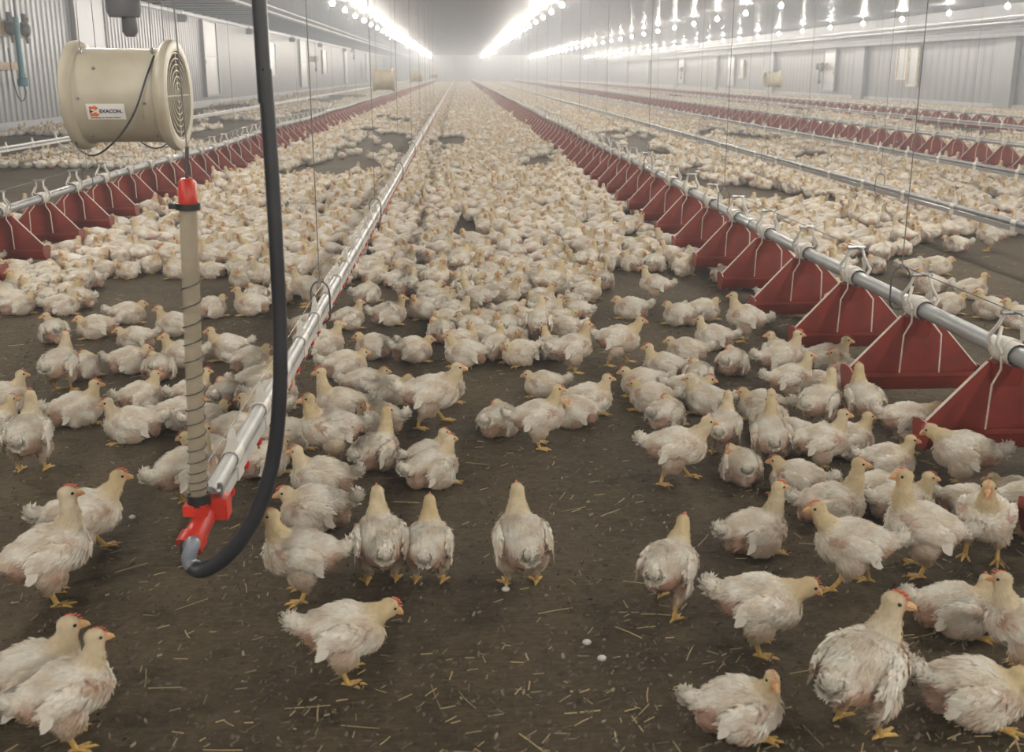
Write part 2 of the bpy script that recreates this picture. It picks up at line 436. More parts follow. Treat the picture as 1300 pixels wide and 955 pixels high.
# a far feeder carries its saddle and rods in the same mesh
def combined(mbs, name):
    allm = MB(); idx = []; mats = []
    for mb, m in mbs:
        k0 = len(allm.f); allm.add(mb.v, mb.f); idx += [len(mats)] * (len(allm.f) - k0); mats.append(m)
    me = bpy.data.meshes.new(name); me.from_pydata(allm.v, [], allm.f)
    bm = bmesh.new(); bm.from_mesh(me); bmesh.ops.recalc_face_normals(bm, faces=bm.faces); bm.to_mesh(me); bm.free()
    for m in mats: me.materials.append(m)
    me.polygons.foreach_set('material_index', idx); me.update(); return me, allm, idx, mats
farpan_me, fp_mb, fp_idx, fp_mats = combined([(pan_mb(), M['red']), (saddle_mb(), M['white']), (rods_mb(), M['cream'])], 'feeding_pan_far')
# simplified pan for the distant rows
def simple_pan():
    mb = MB(); P = plate_outline()
    mb.add([(x, -.004, z) for x, z in P] + [(x, .004, z) for x, z in P], [tuple(range(6)), tuple(range(11, 5, -1))] + [(i, (i + 1) % 6, 6 + (i + 1) % 6, 6 + i) for i in range(6)])
    mb.box(-HW, HW, -.052, .052, ZB, ZT); return mb
def simple_white():
    mb = MB(); mb.box(-.036, .036, -.05, .05, -.03, .038)
    for s in (-1, 1):
        mb.tube([(s * .04, 0, 0), (s * .026, 0, .115)], .006, 4); mb.tube([(s * .05, -.05, -.03), (s * .066, -.052, ZT)], .004, 4)
    return mb
def feed_line(X, Y0, Y1, ph, near_n, full_n, label, z=ZP, wob=0.0):
    root = empty('feed_line', (X, Y0, 0)); tag(root, label, 'feeder', 'feed lines with red pans')
    zz = lambda Y: z + wob * sin(Y * .9) * .012
    ys = [Y0] + list(np.arange(math.ceil(Y0 / .6 + 1) * .6, min(Y1, 20), .6)) + [20 + 2.0 * i for i in range(int((Y1 - 20) / 2)) if Y1 > 20]
    ys = sorted(set(float(y) for y in ys)) + [Y1]
    mb = MB(); mb.tube([(0, y - Y0, zz(y)) for y in ys], .027, 14)
    put('feed_pipe', mb, M['pipe'], root)
    wr = MB(); wr.tube([(0, y - Y0, zz(y) + .118) for y in ys], .0016, 4)
    put('roost_wire', wr, M['darksteel'], root)
    seam = MB(); seam.tube([(0, -.03, 0), (0, .03, 0)], .031, 14); seam = seam.mesh('pipe_coupling', M['steel'])
    for y in np.arange(Y0 + 1.1, min(Y1, 30), 3.05): link('pipe_coupling', seam, root, (0, y - Y0, zz(y)))
    Y = ph; k = 0; sm = MB(); sw = MB(); sp_, swv = simple_pan(), simple_white()
    while Y < Y1 - .3:
        if k < full_n:
            p = link('feeding_pan', pan_me, root, (0, Y - Y0, zz(Y)))
            link('saddle', sad_me, p); link('guard_rods', rod_me, p); link('wire_clip', clip_me, p)
        elif k < near_n:
            link('feeding_pan', farpan_me, root, (0, Y - Y0, zz(Y)))
        else:
            sm.add([(a, b + Y - Y0, c + z) for a, b, c in sp_.v], sp_.f); sw.add([(a, b + Y - Y0, c + z) for a, b, c in swv.v], swv.f)
        Y += PS; k += 1
    if sm.n:
        nf = len(sm.f); both = MB(); both.add(sm.v, sm.f); both.add(sw.v, sw.f)
        me = both.mesh('feeding_pan', M['red'], False, False); me.materials.append(M['white'])
        me.polygons.foreach_set('material_index', [0] * nf + [1] * (len(both.f) - nf))
        tag(link('feeding_pan', me, root), 'distant red pans merging into a row', kind='stuff')
    return root
XA, XB = -2.72, 1.585
# phases from the pans seen in the photograph
phB = atX(1166, 395, XB).y
LB = feed_line(XB, phB - 3 * PS - .25, YF - 3, phB - 3 * PS, 100, 34, 'grey pipe with red pans running down the hall at right foreground', wob=1)
phA = atX(52, 248, XA).y
LA = feed_line(XA, phA - 4 * PS - .25, YF - 3, phA - 4 * PS, 100, 34, 'grey pipe with red pans along the left side behind the cream fan', wob=1)
XC = 6.3
LC = feed_line(XC, 6, YF - 3, 6.3, 100, 0, 'row of red pans beyond the two middle drinker lines on the right', z=ZP)
XD = 10.4
feed_line(XD, 10, YF - 3, 10.3, 100, 0, 'farthest row of red pans close to the right wall', z=ZP)

# ------------------------------------------------------------------ drinker lines
ZW = 0.30
def drinker(X, Y0, Y1, label, z=ZW, detail=False, clips=3.0, m='wpipe'):
    root = empty('drinker_line', (X, Y0, 0)); tag(root, label, 'drinker', 'nipple drinker lines')
    L_ = Y1 - Y0
    mb = MB(); mb.tube([(0, 0, z + .022), (0, L_, z + .022)], .0165, 14); put('support_pipe', mb, M[m], root)
    if m != 'wpipe':
        mb = MB(); mb.tube([(.045, 0, z + .005), (.045, L_, z + .005)], .010, 10); put('return_pipe', mb, M['dpipe'], root)
    mb = MB(); mb.box(-.013, .013, 0, L_, z - .026, z); put('water_pipe', mb, M['wpipe'] if m == 'wpipe' else M['steel'], root, False)
    # clip brackets with upright wings
    cm = MB()
    cm.lathe([(.019, -.03), (.021, -.028), (.021, .028), (.019, .03)], 'Y', (0, 0, .022), 12)
    cm.box(-.0165, .0165, -.028, .028, -.029, .004)
    cm.add([(-.012, -.02, .035), (.012, -.02, .035), (.012, .02, .035), (-.012, .02, .035), (-.004, -.004, .088), (.004, -.004, .088), (.004, .004, .088), (-.004, .004, .088)],
           [(0, 1, 5, 4), (1, 2, 6, 5), (2, 3, 7, 6), (3, 0, 4, 7), (4, 5, 6, 7), (0, 3, 2, 1)])
    cme = cm.mesh('clip_bracket', M['white'])
    y = .22 if detail else .9; k = 0
    step = .34 if detail else .75; rest = MB()
    while y < L_ - .2 and y < 70:
        if k < (90 if detail else 45): link('clip_bracket', cme, root, (0, y, z))
        else: rest.add([(a, b + y, c + z) for a, b, c in cm.v], cm.f)
        y += step; k += 1
    if rest.n: tag(put('clip_bracket', rest, M['white'], root), kind='stuff')
    if detail:
        nm = MB(); nm.lathe([(0, 0), (.0085, 0), (.0095, -.006), (.0095, -.014), (.007, -.020), (0, -.020)], seg=10)
        nm2 = MB(); nm2.lathe([(0, -.020), (.0035, -.020), (.003, -.031), (0, -.031)], seg=8)
        nme = nm.mesh('nipple', M['nipple']); pme = nm2.mesh('nipple_pin', M['steel'])
        y = .15; k = 0; rest = MB()
        while y < L_ - .2 and y < 45:
            if k < 95:
                n = link('nipple', nme, root, (.006, y, z - .026)); link('nipple_pin', pme, n)
            else: rest.add([(a + .006, b + y, c + z - .026) for a, b, c in nm.v], nm.f)
            y += .16; k += 1
        tag(put('nipple', rest, M['nipple'], root), kind='stuff')
        aw = MB(); aw.tube([(0, 0, z + .09), (0, L_, z + .09)], .0012, 4); put('roost_wire', aw, M['darksteel'], root)
    return root
XW = -0.515
pe = at(272, 640, ZW); YW = pe.y
DW = drinker(XW, YW, YF - 4, 'white drinker pipe with red nipples running up the middle of the floor', detail=True)
D1 = drinker(at(1300, 291, ZW).x, 4.0, YF - 4, 'grey double drinker pipe just right of the near feed line', m='dpipe')
D2 = drinker(at(1300, 223, ZW).x, 5.5, YF - 4, 'second grey drinker pipe, in front of the row of small red pans', m='dpipe')
drinker(at(1300, 163, ZW).x, 9.0, YF - 4, 'distant drinker pipe between the two right rows of red pans', m='dpipe')
drinker(at(0, 191, ZW).x, 6.0, YF - 4, 'white drinker pipe between left feed line and left wall')

# ------------------------------------------------------------------ end set of the near drinker line: fitting, sight tube, hoses
E = Vector((XW, YW, ZW))
rg = empty('end_fitting', (XW, YW, 0)); tag(rg, 'red plastic end fitting joining drinker pipe, sight tube and hose', 'pipe fitting')
sp = proj(E)
mb = MB()
mb.tube([(0, .03, ZW + .0), (-.004, -.03, ZW - .012), (-.018, -.075, ZW - .04)], [.020, .021, .023], 14)
mb.tube([(-.018, -.07, ZW - .038), (-.026, -.09, ZW - .052)], [.028, .028], 14)
mb.tube([(-.005, -.01, ZW - .005), (-.018, -.012, ZW + .018)], [.021, .022], 14)
mb.box(-.042, .006, -.052, .004, ZW - .004, ZW + .018)
mb.box(.002, .040, -.03, .01, ZW - .022, ZW + .022)
put('fitting_body', mb, M['brightred'], rg)
mb = MB(); mb.lathe([(.019, .018), (.023, .018), (.023, .040), (.019, .040)], 'Z', (-.014, -.030, ZW - .004), 14); put('black_collar', mb, M['black'], rg)
mb = MB(); mb.lathe([(.009, -.004), (.012, -.004), (.012, .004), (.009, .004)], 'X', (.024, -.012, ZW + .035), 14, True); mb.tube([(.024, -.012, ZW + .02), (.024, -.012, ZW + .05)], .005, 8)
put('steel_ring', mb, M['steel'], rg)
# sight tube with spiral wire
T0 = Vector((XW - .014, YW - .030, ZW + .030)); ztop = zfor(T0.x, T0.y, 262)
st = empty('sight_tube', T0); st.rotation_euler = (0, .042, 0); tag(st, 'upright clear sight tube with dark spiral wire and red cap', 'water gauge tube')
hT = ztop - T0.z
mb = MB(); mb.lathe([(.0165, 0), (.0165, hT), (.0148, hT), (.0148, 0)], 'Z', (0, 0, 0), 20, True); put('clear_tube', mb, M['tube'], st)
mb = MB(); sw_ = []
nturn = 15
for i in range(nturn * 16 + 1):
    t = i / 16.0; u = t / nturn
    z = hT * (0.02 + 0.74 * (u ** 1.35)) 
    sw_.append((.0182 * cos(2 * pi * t), .0182 * sin(2 * pi * t), z))
mb.tube(sw_, .0013, 6); put('spiral_wire', mb, M['darksteel'], st)
mb = MB(); mb.lathe([(0, hT + .052), (.010, hT + .052), (.016, hT + .045), (.017, hT + .008), (.0165, hT), (0, hT)], seg=18); put('red_cap', mb, M['brightred'], st)
mb = MB(); mb.lathe([(.0175, hT - .006), (.0225, hT - .006), (.0225, hT + .006), (.0175, hT + .006)], 'Z', (0, 0, 0), 18, True)
mb.box(-.034, -.016, -.008, .008, hT - .005, hT + .005); put('clamp', mb, M['black'], st)
mb = MB(); mb.tube([(0, 0, hT + .05), (.002, .0, hT + .11)], .0035, 6); put('tube_hook', mb, M['darksteel'], st)
cw = MB(); cw.tube([(.002, 0, hT + .105), (-.11, 0, ZC - T0.z)], .0014, 5); put('cord', cw, M['wire'], st)
# grey elbow and long black hose
EB = Vector((XW - .026, YW - .09, ZW - .052))
def smooth_path(P, n=8):
    P = [Vector(p) for p in P]; out = []
    for i in range(len(P) - 1):
        p0 = P[max(i - 1, 0)]; p1 = P[i]; p2 = P[i + 1]; p3 = P[min(i + 2, len(P) - 1)]
        for k in range(n):
            t = k / n
            out.append(0.5 * ((2 * p1) + (p2 - p0) * t + (2 * p0 - 5 * p1 + 4 * p2 - p3) * t * t + (3 * p1 - p0 - 3 * p2 + p3) * t ** 3))
    out.append(P[-1]); return out
YH = EB.y - .02
hp = [EB] + [atY(px, py, YH - d) for px, py, d in ((245, 690, .01), (240, 712, .02), (256, 724, .03), (285, 708, .04), (315, 672, .05), (336, 625, .05), (349, 570, .05), (355, 500, .05), (355.5, 420, .05), (351, 320, .05), (344, 200, .05), (336, 90, .05), (329, 0, .05))]
top = hp[-1].copy(); top = Vector((top.x, top.y, ZC)); hp.append(top)
sp_ = smooth_path(hp, 8)
hr = empty('water_hose', EB); tag(hr, 'thick dark hose hanging from the ceiling and looping into the red fitting', 'hose')
mb = MB(); mb.tube([p - EB for p in sp_[:20]], .0140, 14); put('grey_end', mb, M['greyhose'], hr)
mb = MB(); _n = len(sp_) - 19; mb.tube([p - EB for p in sp_[19:]], [.0160 - .0036 * min(1, 1.6 * i / _n) for i in range(_n)], 16); put('black_hose', mb, M['hose'], hr)
mb = MB(); a, b_ = sp_[0] - EB, sp_[1] - EB; d = (b_ - a).normalized(); mb.tube([a, a + d * .012], .0195, 14); put('hose_clamp', mb, M['darksteel'], hr)

# ------------------------------------------------------------------ suspension cords with hangers
w = .034
_h = MB(); pts = [(-w, 0, -.01), (-w, 0, .07)] + [(w * -cos(pi * i / 8), 0, .07 + w * 1.3 * sin(pi * i / 8)) for i in range(1, 8)] + [(w, 0, .07), (w, 0, -.01)]
pts += [(w * cos(pi * i / 6), 0, -.01 - w * sin(pi * i / 6)) for i in range(1, 7)]
_h.tube(pts, .0032, 6); loop_me = _h.mesh('hanger_loop', M['darksteel'])
_h = MB(); _h.box(-.006, .006, -.006, .006, .105, .125); clamp_me = _h.mesh('cord_clamp', M['steel'])
def hang_row(root, z, Ys):
    _c = MB(); _c.tube([(0, 0, .11), (0, 0, ZC - z)], .0020, 5); me = _c.mesh('hanging_cord', M['wire'])
    for Y in Ys:
        c = link('hanging_cord', me, root, (0, Y - root.location.y, z))
        link('hanger_loop', loop_me, c); link('cord_clamp', clamp_me, c)
hang_row(LB, ZP, [atX(1140, 392, XB).y + 2.55 * i for i in range(10)])
hang_row(LA, ZP, [atX(112, 232, XA).y + 2.55 * i for i in range(9)])
hang_row(LC, ZP, [9.6 + 3.0 * i for i in range(8)])
hang_row(DW, ZW, [at(406, 396, ZW).y + 2.55 * i for i in range(8)])
hang_row(D1, ZW, [7.6 + 3.0 * i for i in range(7)])
hang_row(D2, ZW, [8.2 + 3.0 * i for i in range(7)])

# ------------------------------------------------------------------ circulation fans
def letters(word, h, m, parent, loc, name='lettering', ext=.0006, bold=.0):
    cu = bpy.data.curves.new(name, 'FONT'); cu.body = word; cu.size = h; cu.extrude = ext; cu.offset = bold; cu.align_y = 'CENTER'
    t = bpy.data.objects.new(name, cu); C.objects.link(t)
    me = bpy.data.meshes.new_from_object(t.evaluated_get(bpy.context.evaluated_depsgraph_get())); bpy.data.objects.remove(t)
    me.materials.clear(); me.materials.append(m)
    for p in me.polygons: p.material_index = 0
    return me
def fan(loc, label, full=True, s=1.0, rz=0.0):
    r = empty('circulation_fan', loc, rz); tag(r, label, 'fan', 'cream barrel fans hung over the floor'); r.scale = (s, s, s)
    b = MB()
    prof = [(.222, -.262), (.232, -.258), (.235, -.235), (.226, -.215), (.208, -.205), (.203, -.17), (.200, 0), (.203, .16), (.208, .185), (.226, .197), (.238, .215), (.240, .235), (.234, .25), (.218, .258),
            (.190, .252), (.188, .20), (.190, 0), (.190, -.20), (.200, -.25)]
    b.lathe([(q[0], q[1] * .86) for q in prof], 'X', seg=48, closed=True)
    put('barrel', b, M['fan'], r)
    for s_ in (-1, 1):
        g = MB()
        for rr in (.03, .056, .082, .108, .134, .160, .184): g.lathe([(rr - .0022, .0), (rr + .0022, .0), (rr + .0022, .004), (rr - .0022, .004)], 'X', (s_ * .210, 0, 0), 32, True)
        for a in range(4):
            t = a * pi / 2; g.tube([(s_ * .210, 0, 0), (s_ * .210, .192 * cos(t), .192 * sin(t))], .004, 6)
        put('grille', g, M['fan'], r)
    mo = MB(); mo.lathe([(.06, .10), (.187, .10), (.187, .104), (.06, .104)], 'X', seg=32, closed=True); mo.lathe([(0, -.09), (.055, -.09), (.06, -.07), (.06, .05), (.03, .08), (0, .08)], 'X', seg=20); put('motor', mo, M['fandark'], r)
    for a in range(4):
        t = a * pi / 2 + .4; bl = MB()
        n0 = Vector((0, cos(t), sin(t))); s0 = Vector((0, -sin(t), cos(t))); x0 = Vector((1, 0, 0))
        V = [n0 * .05 + s0 * -.025 + x0 * .10, n0 * .05 + s0 * .025 + x0 * .13, n0 * .178 + s0 * .055 + x0 * .14, n0 * .178 + s0 * -.05 + x0 * .10]
        V += [v + x0 * .004 for v in V]
        bl.add(V, [(0, 1, 2, 3), (7, 6, 5, 4), (0, 4, 5, 1), (1, 5, 6, 2), (2, 6, 7, 3), (3, 7, 4, 0)]); put('fan_blade', bl, M['fandark'], r)
    for (x, y) in ((-.160, -.05), (-.160, .05), (.142, -.05), (.142, .05)):
        zt = sqrt(.204 ** 2 - y * y) if True else .2
        ring = MB(); c = Vector((x, y * 2.0, 0)); zt = sqrt(.204 ** 2 - (y * 2) ** 2)
        rp = [(x, y * 2.0 + .013 * cos(q * pi / 6), zt + .014 + .013 * sin(q * pi / 6)) for q in range(12)]
        ring.tube(rp, .0032, 6, closed=True); ring.tube([(x, y * 2, zt - .01), (x, y * 2, zt + .004)], .004, 6)
        put('eyelet', ring, M['steel'], r)
        w = MB(); w.tube([(x, y * 2.0, zt + .026), (x + (.03 if x > 0 else .02) , y * .9, (ZC - loc[2]) / s)], .0018, 5); put('hanging_wire', w, M['wire'], r)
    if full:
        # bolts on the side facing the camera
        for (x, a) in ((-.09, 35), (-.155, -2), (.12, -8), (.14, -55), (-.14, -55)):
            rr = .2035; t = R(a); p = Vector((x, -rr * cos(t), rr * sin(t))); nrm = Vector((0, -cos(t), sin(t)))
            bo = MB(); bo.tube([p - nrm * .002, p + nrm * .005], [.0075, .006], 10); put('bolt', bo, M['steel'], r)
        # sticker curved on the barrel
        sm = MB(); V = []; x0, x1 = -.125, .035; a0, a1 = R(-27.5), R(-8)
        for i in range(9):
            a = a0 + (a1 - a0) * i / 8
            for x in (x0, x1): V.append((x, -.2045 * cos(a), .2045 * sin(a)))
        sm.add(V, [(2 * i, 2 * i + 1, 2 * i + 3, 2 * i + 2) for i in range(8)])
        stk = put('sticker', sm, M['sticker'], r); tag(stk, 'white maker sticker with orange arrow logo')
        def bent(me, ox, oa, name, m):
            for v in me.vertices:
                a = oa + v.co.y / .205; rr = .2058 + v.co.z
                v.co = (ox + v.co.x, -rr * cos(a), rr * sin(a))
            me.update(); return link(name, me, stk)
        me = letters('EXACON', .0215, M['navy'], r, None, bold=.0006); bent(me, -.072, R(-17.2), 'lettering', M['navy'])
        me = letters('inc.', .010, M['navy'], r, None); bent(me, .013, R(-18.2), 'lettering', M['navy'])
        me = letters('Environmental  &  Ventilation  Systems', .0078, M['dark'], r, None); bent(me, -.112, R(-25.0), 'lettering', M['dark'])
        def flat(P, m, nm, hz=.0):
            # subdivided polygon fan bent on the barrel
            bm = bmesh.new(); vs_ = [bm.verts.new((x, y, hz)) for x, y in P]; bm.faces.new(vs_)
            me = bpy.data.meshes.new(nm); bmesh.ops.triangulate(bm, faces=bm.faces); bm.to_mesh(me); bm.free(); me.materials.append(m); bent(me, -.113, R(-17.2), nm, m)
        for s_ in (-1, 1):
            flat([(0, .004 * s_), (0, .021 * s_), (.022, .021 * s_), (.022, .026 * s_), (.040, .015 * s_), (.026, .004 * s_), (.020, .004 * s_), (.024, .010 * s_), (.012, .010 * s_)], M['orange'], 'logo_arrow')
        flat([(.0, -.008), (.0, .008), (.018, .0)], M['navy'], 'logo_wedge')
        cb = MB(); cps = [(.160, -.14, .168), (.135, -.205, .07), (.09, -.225, -.05), (.03, -.226, -.14), (-.05, -.215, -.215), (-.12, -.20, -.245), (-.19, -.16, -.215), (-.215, -.10, -.17)]
        cb.tube(smooth_path(cps, 6), .0042, 8); put('power_cable', cb, M['hose'], r)
        cb = MB(); cb.tube(smooth_path([(.03, .0, -.20), (.08, -.02, -.225), (.13, -.03, -.222), (.16, -.03, -.20)], 5), .003, 6); put('loose_cable', cb, M['hose'], r)
    return r
FY = 4.35; FS = .90
fc = atY(164.5, 121.5, FY)
fan(fc, 'cream barrel fan with maker sticker hanging at upper left foreground', s=.92)
p = atY(488, 101, 21.5); fan(p, 'second cream barrel fan down the left side, small in the distance', False)
p = atY(529, 96, 42); fan(p, 'third cream barrel fan down the left side, very small and pale', False)
p = atY(551, 94, 64); fan(p, 'most distant cream fan on the left, faint in the haze', False)
p = atY(981, 101, 30); fan(p, 'small cream fan hanging near the right wall', False)

# dark heater motor hanging above the near fan
hY = 7.5; c0 = atY(157, 10, hY)
r = empty('hanging_heater', (c0.x, c0.y, c0.z)); tag(r, 'dark grey heater unit hanging from the ceiling above the near fan', 'heater')
b = MB(); b.lathe([(0, .35), (.10, .35), (.115, .32), (.115, -.02), (.10, -.06), (0, -.06)], seg=20); put('housing', b, M['dark'], r)
b = MB(); b.lathe([(.05, -.06), (.052, -.16), (.03, -.19), (0, -.19)], 'Z', (.03, 0, 0), 16); put('burner_nozzle', b, M['dark'], r)
b = MB(); b.box(.12, .30, -.05, .05, .05, .22); put('gas_valve', b, M['dark'], r)
b = MB(); b.tube([(-.05, 0, .34), (-.05, 0, ZC - c0.z)], .004, 5); b.tube([(.05, 0, .34), (.05, 0, ZC - c0.z)], .004, 5); put('bracket', b, M['steel'], r)
# rails and conduits under the ceiling
for (X, z, rr, lab) in ((-5.75, ZC - .12, .022, 'pale conduit under the ceiling, outer one near the left wall'), (-5.35, ZC - .09, .016, 'thin pale conduit under the ceiling beside the outer one')):
    b = MB(); b.tube([(X, YB + .1, z), (X, YF - .1, z)], rr, 8); yy = 2
    tag(put('conduit', b, M['wpipe']), lab, 'pipe')
for (X, z, rr, lab) in ((15.35, 2.66, .05, 'thick silver pipe under the ceiling along the right wall'), (15.2, 2.50, .035, 'middle silver pipe hung along the right wall'), (15.5, 2.38, .028, 'lowest silver pipe hung along the right wall')):
    b = MB(); b.tube([(X, YB + .1, z), (X, YF - .1, z)], rr, 10)
    yy = 3.0
    while yy < 110: b.tube([(X, yy, z), (X, yy, ZC - .01)], .006, 5); yy += 6
    tag(put('silver_pipe', b, M['dpipe']), lab, 'pipe', 'silver pipes along the right wall')
for i, Y in enumerate((14, 22.5, 33.5, 44, 55, 66, 80)):
    r = empty('winch_box', (XL + .2, Y, ZC - .3)); tag(r, 'small dark winch box under the left ceiling rail, %s down the wall' % ordinal(i, 'nearest'), 'winch', 'winch boxes on the left wall')
    b = MB(); b.box(-.1, .16, -.14, .14, -.12, .10); b.box(.16, .19, -.09, .09, -.07, .06); put('housing', b, M['dark'], r)
    b = MB(); b.tube([(.02, -.02, .09), (.02, -.02, .2)], .03, 8); put('mount', b, M['steel'], r)

# ------------------------------------------------------------------ doors, shutters and wall fixtures
def wall_panel(side, Y0, Y1, z0, z1, n, foil=True):
    s = 1 if side == 'left' else -1; X = XL + .005 if side == 'left' else XR - .005
    bx = lambda d0, d1, y0, y1, a, b: MB().box(min(X + s * d0, X + s * d1), max(X + s * d0, X + s * d1), y0, y1, a, b)
    o = struct('door_%d' % n, bx(.03, .075, Y0, Y1, z0, z1), M['panel'])
    f = MB()
    for (a, b, c, d) in ((Y0 - .06, Y0, z0 - .05, z1 + .05), (Y1, Y1 + .06, z0 - .05, z1 + .05), (Y0, Y1, z1, z1 + .05), (Y0, Y1, z0 - .06, z0), (Y0, Y1, (z0 + z1) / 2 + .05, (z0 + z1) / 2 + .09)):
        x0, x1 = sorted((X + s * .02, X + s * .11)); f.box(x0, x1, a, b, c, d)
    put('door_frame', f, M['frame'], o, False)
    if foil:
        g = MB(); x0, x1 = sorted((X + s * .075, X + s * .085)); g.box(x0, x1, Y0 + .05, Y1 - .05, (z0 + z1) / 2 + .12, z1 - .03); put('foil_sheet', g, M['foil'], o, False)
    h = MB(); x0, x1 = sorted((X + s * .075, X + s * .12)); h.box(x0, x1, Y0 + .08, Y0 + .14, (z0 + z1) / 2 - .2, (z0 + z1) / 2 - .05); put('door_handle', h, M['steel'], o, False)
n = 1
for (Y0, Y1) in ((24.6, 26.6), (36.6, 38.5), (58.5, 61.0), (81, 83.5), (100, 103)):
    wall_panel('left', Y0, Y1, .40, 2.85, n); n += 1
for (Y0, Y1, a, b) in ((48.8, 50.6, 1.05, 2.45), (68, 70, 1.1, 2.5)):
    wall_panel('left', Y0, Y1, a, b, n, False); n += 1
for (Y0, Y1, a, b) in ((45.2, 46.6, .42, 2.10), (62, 63.6, .42, 2.1), (76, 78, .42, 2.1)):
    wall_panel('right', Y0, Y1, a, b, n, True); n += 1
for (Y0, Y1, a, b) in ((37.9, 38.7, .95, 2.0), (37.0, 37.7, .72, 2.0), (60, 60.9, .9, 1.8)):
    wn = 'window_%d' % (n - 9); x = XR - .005
    o = struct(wn, MB().box(x - .06, x - .03, Y0, Y1, a, b), M['panel'])
    f = MB()
    for (p0, p1, c, d) in ((Y0 - .06, Y0, a - .06, b + .06), (Y1, Y1 + .06, a - .06, b + .06), (Y0, Y1, b, b + .06), (Y0, Y1, a - .06, a)): f.box(x - .1, x - .02, p0, p1, c, d)
    put('window_frame', f, M['woodframe'], o, False); n += 1
# boards and dosing pump at far left
bd = empty('wooden_board', (XL + .03, 19.7, 2.25)); 
q0, q1 = atX(0, 47, XL + .05), atX(36, 28, XL + .05)
bd.location = (XL + .03, (q0.y + q1.y) / 2, (q0.z + q1.z) / 2)
hy = abs(q1.y - q0.y) / 2; hz_ = abs(atX(36, 28, XL + .05).z - atX(36, 47, XL + .05).z) / 2
tag(bd, 'upper bare wood board with dark valves at far left of wall', 'board', 'wood boards on the left wall')
b = MB(); b.box(0, .04, -hy - .4, hy, -hz_, hz_); put('board', b, M['wood'], bd, False)
for i, dy in enumerate((.25, -.45)):
    b = MB(); b.ell((.13, dy, .0), (.09, .17, .14), nu=10, nv=7); b.tube([(.12, dy, .05), (.12, dy, .30)], .05, 8); b.tube([(.12, dy - .15, .1), (.12, dy + .15, .2)], .035, 8)
    b.tube([(.12, dy, -.05), (.14, dy + .02, -.26)], .03, 8); put('valve', b, M['dark'], bd)
bd2 = empty('wooden_board', (XL + .03, bd.location.y - .55, atX(9, 84, XL + .05).z)); tag(bd2, 'lower bare wood board behind the teal pipe at far left', 'board', 'wood boards on the left wall')
b = MB(); b.box(0, .04, -.8, .45, -.07, .07); put('board', b, M['wood'], bd2, False)
tp = atX(10, 22, XL + .2); bt = atX(14, 103, XL + .2)
r = empty('medicine_doser', (XL + .34, tp.y, bt.z)); tag(r, 'teal upright dosing pump with curled black hose on left wall', 'pump')
b = MB(); b.tube([(0, 0, 0), (0, 0, tp.z - bt.z)], .055, 12); put('pump_tube', b, M['teal'], r)
b = MB(); b.lathe([(0, -.10), (.09, -.10), (.10, -.06), (.10, .04), (.07, .06), (.07, .14), (0, .14)], seg=14); put('pump_head', b, M['teal'], r)
b = MB(); b.tube([(0, 0, tp.z - bt.z), (0, .0, tp.z - bt.z + .25), (-.02, 0, ZC - bt.z - .02)], .02, 8); put('feed_chain', b, M['dark'], r)
b = MB(); b.tube(smooth_path([(0, 0, -.08), (.03, .02, -.2), (.03, -.08, -.33), (.03, -.25, -.36), (.02, -.38, -.25), (0, -.45, .1), (0, -.5, .6)], 5), .012, 8); put('pump_hose', b, M['hose'], r)
# valve clusters hanging on the walls further down
for i, (px, py, X, lab) in enumerate(((331, 75, XL + .25, 'dark valve cluster on left wall beside the second tall panel'), (449, 64, XL + .25, 'dark valve cluster high on left wall beside the third tall panel'), (1041, 85, XR - .25, 'dark valve cluster on right wall beside the foil topped door'), (865, 88, XR - .25, 'dark valve cluster on right wall far down in the haze'))):
    if i == 0: px = 401
    p = atX(px, py, X); r = empty('valve_cluster', p); tag(r, lab, 'valve', 'valve clusters on the walls')
    s = -1 if X < 0 else 1
    b = MB(); b.box(min(s * .06, s * .248), max(s * .06, s * .248), -.5, .5, -.16, .16); put('board', b, M['wood'], r, False)
    b = MB(); b.ell((0, -.2, 0), (.1, .28, .2)); b.ell((0, .3, .02), (.1, .2, .15)); b.tube([(0, 0, 0), (0, 0, -.55)], .04, 8); b.ell((0, 0, -.6), (.08, .16, .14)); put('valves', b, M['dark'], r)
p = atX(459, 90, XL + .1)
b = MB(); b.tube([(p.x, p.y + .55 * cos(t * pi / 10), p.z - .2 + .5 * sin(t * pi / 10)) for t in range(20)], .025, 6, closed=True); b.tube([(p.x, p.y, p.z + .3), (p.x, p.y, p.z + .9)], .025, 6); b.tube([(p.x, p.y - 1, p.z + .6), (p.x, p.y + 1, p.z + .55)], .02, 6); b.tube([(p.x, p.y, p.z + .4), (XL + .003, p.y, p.z + .4)], .03, 6)
tag(put('coiled_hose', b, M['hose']), 'coiled dark hose hung on the left wall before the second fan', 'hose')
# gate across the far end
r = empty('gate', (0, 122.4, 0)); tag(r, 'dark rail gate standing near the far wall, right of the aisle', 'gate')
gx0, gx1 = atY(608, 95, 122.4).x, atY(664, 95, 122.4).x
for X in (gx0, gx1): put('gate_post', MB().box(X - .07, X + .07, -.07, .07, 0, 1.45), M['frame'], r, False)
for z in (.55, .85, 1.25): put('gate_rail', MB().box(gx0, gx1, -.04, .04, z - .04, z + .04), M['frame'], r, False)

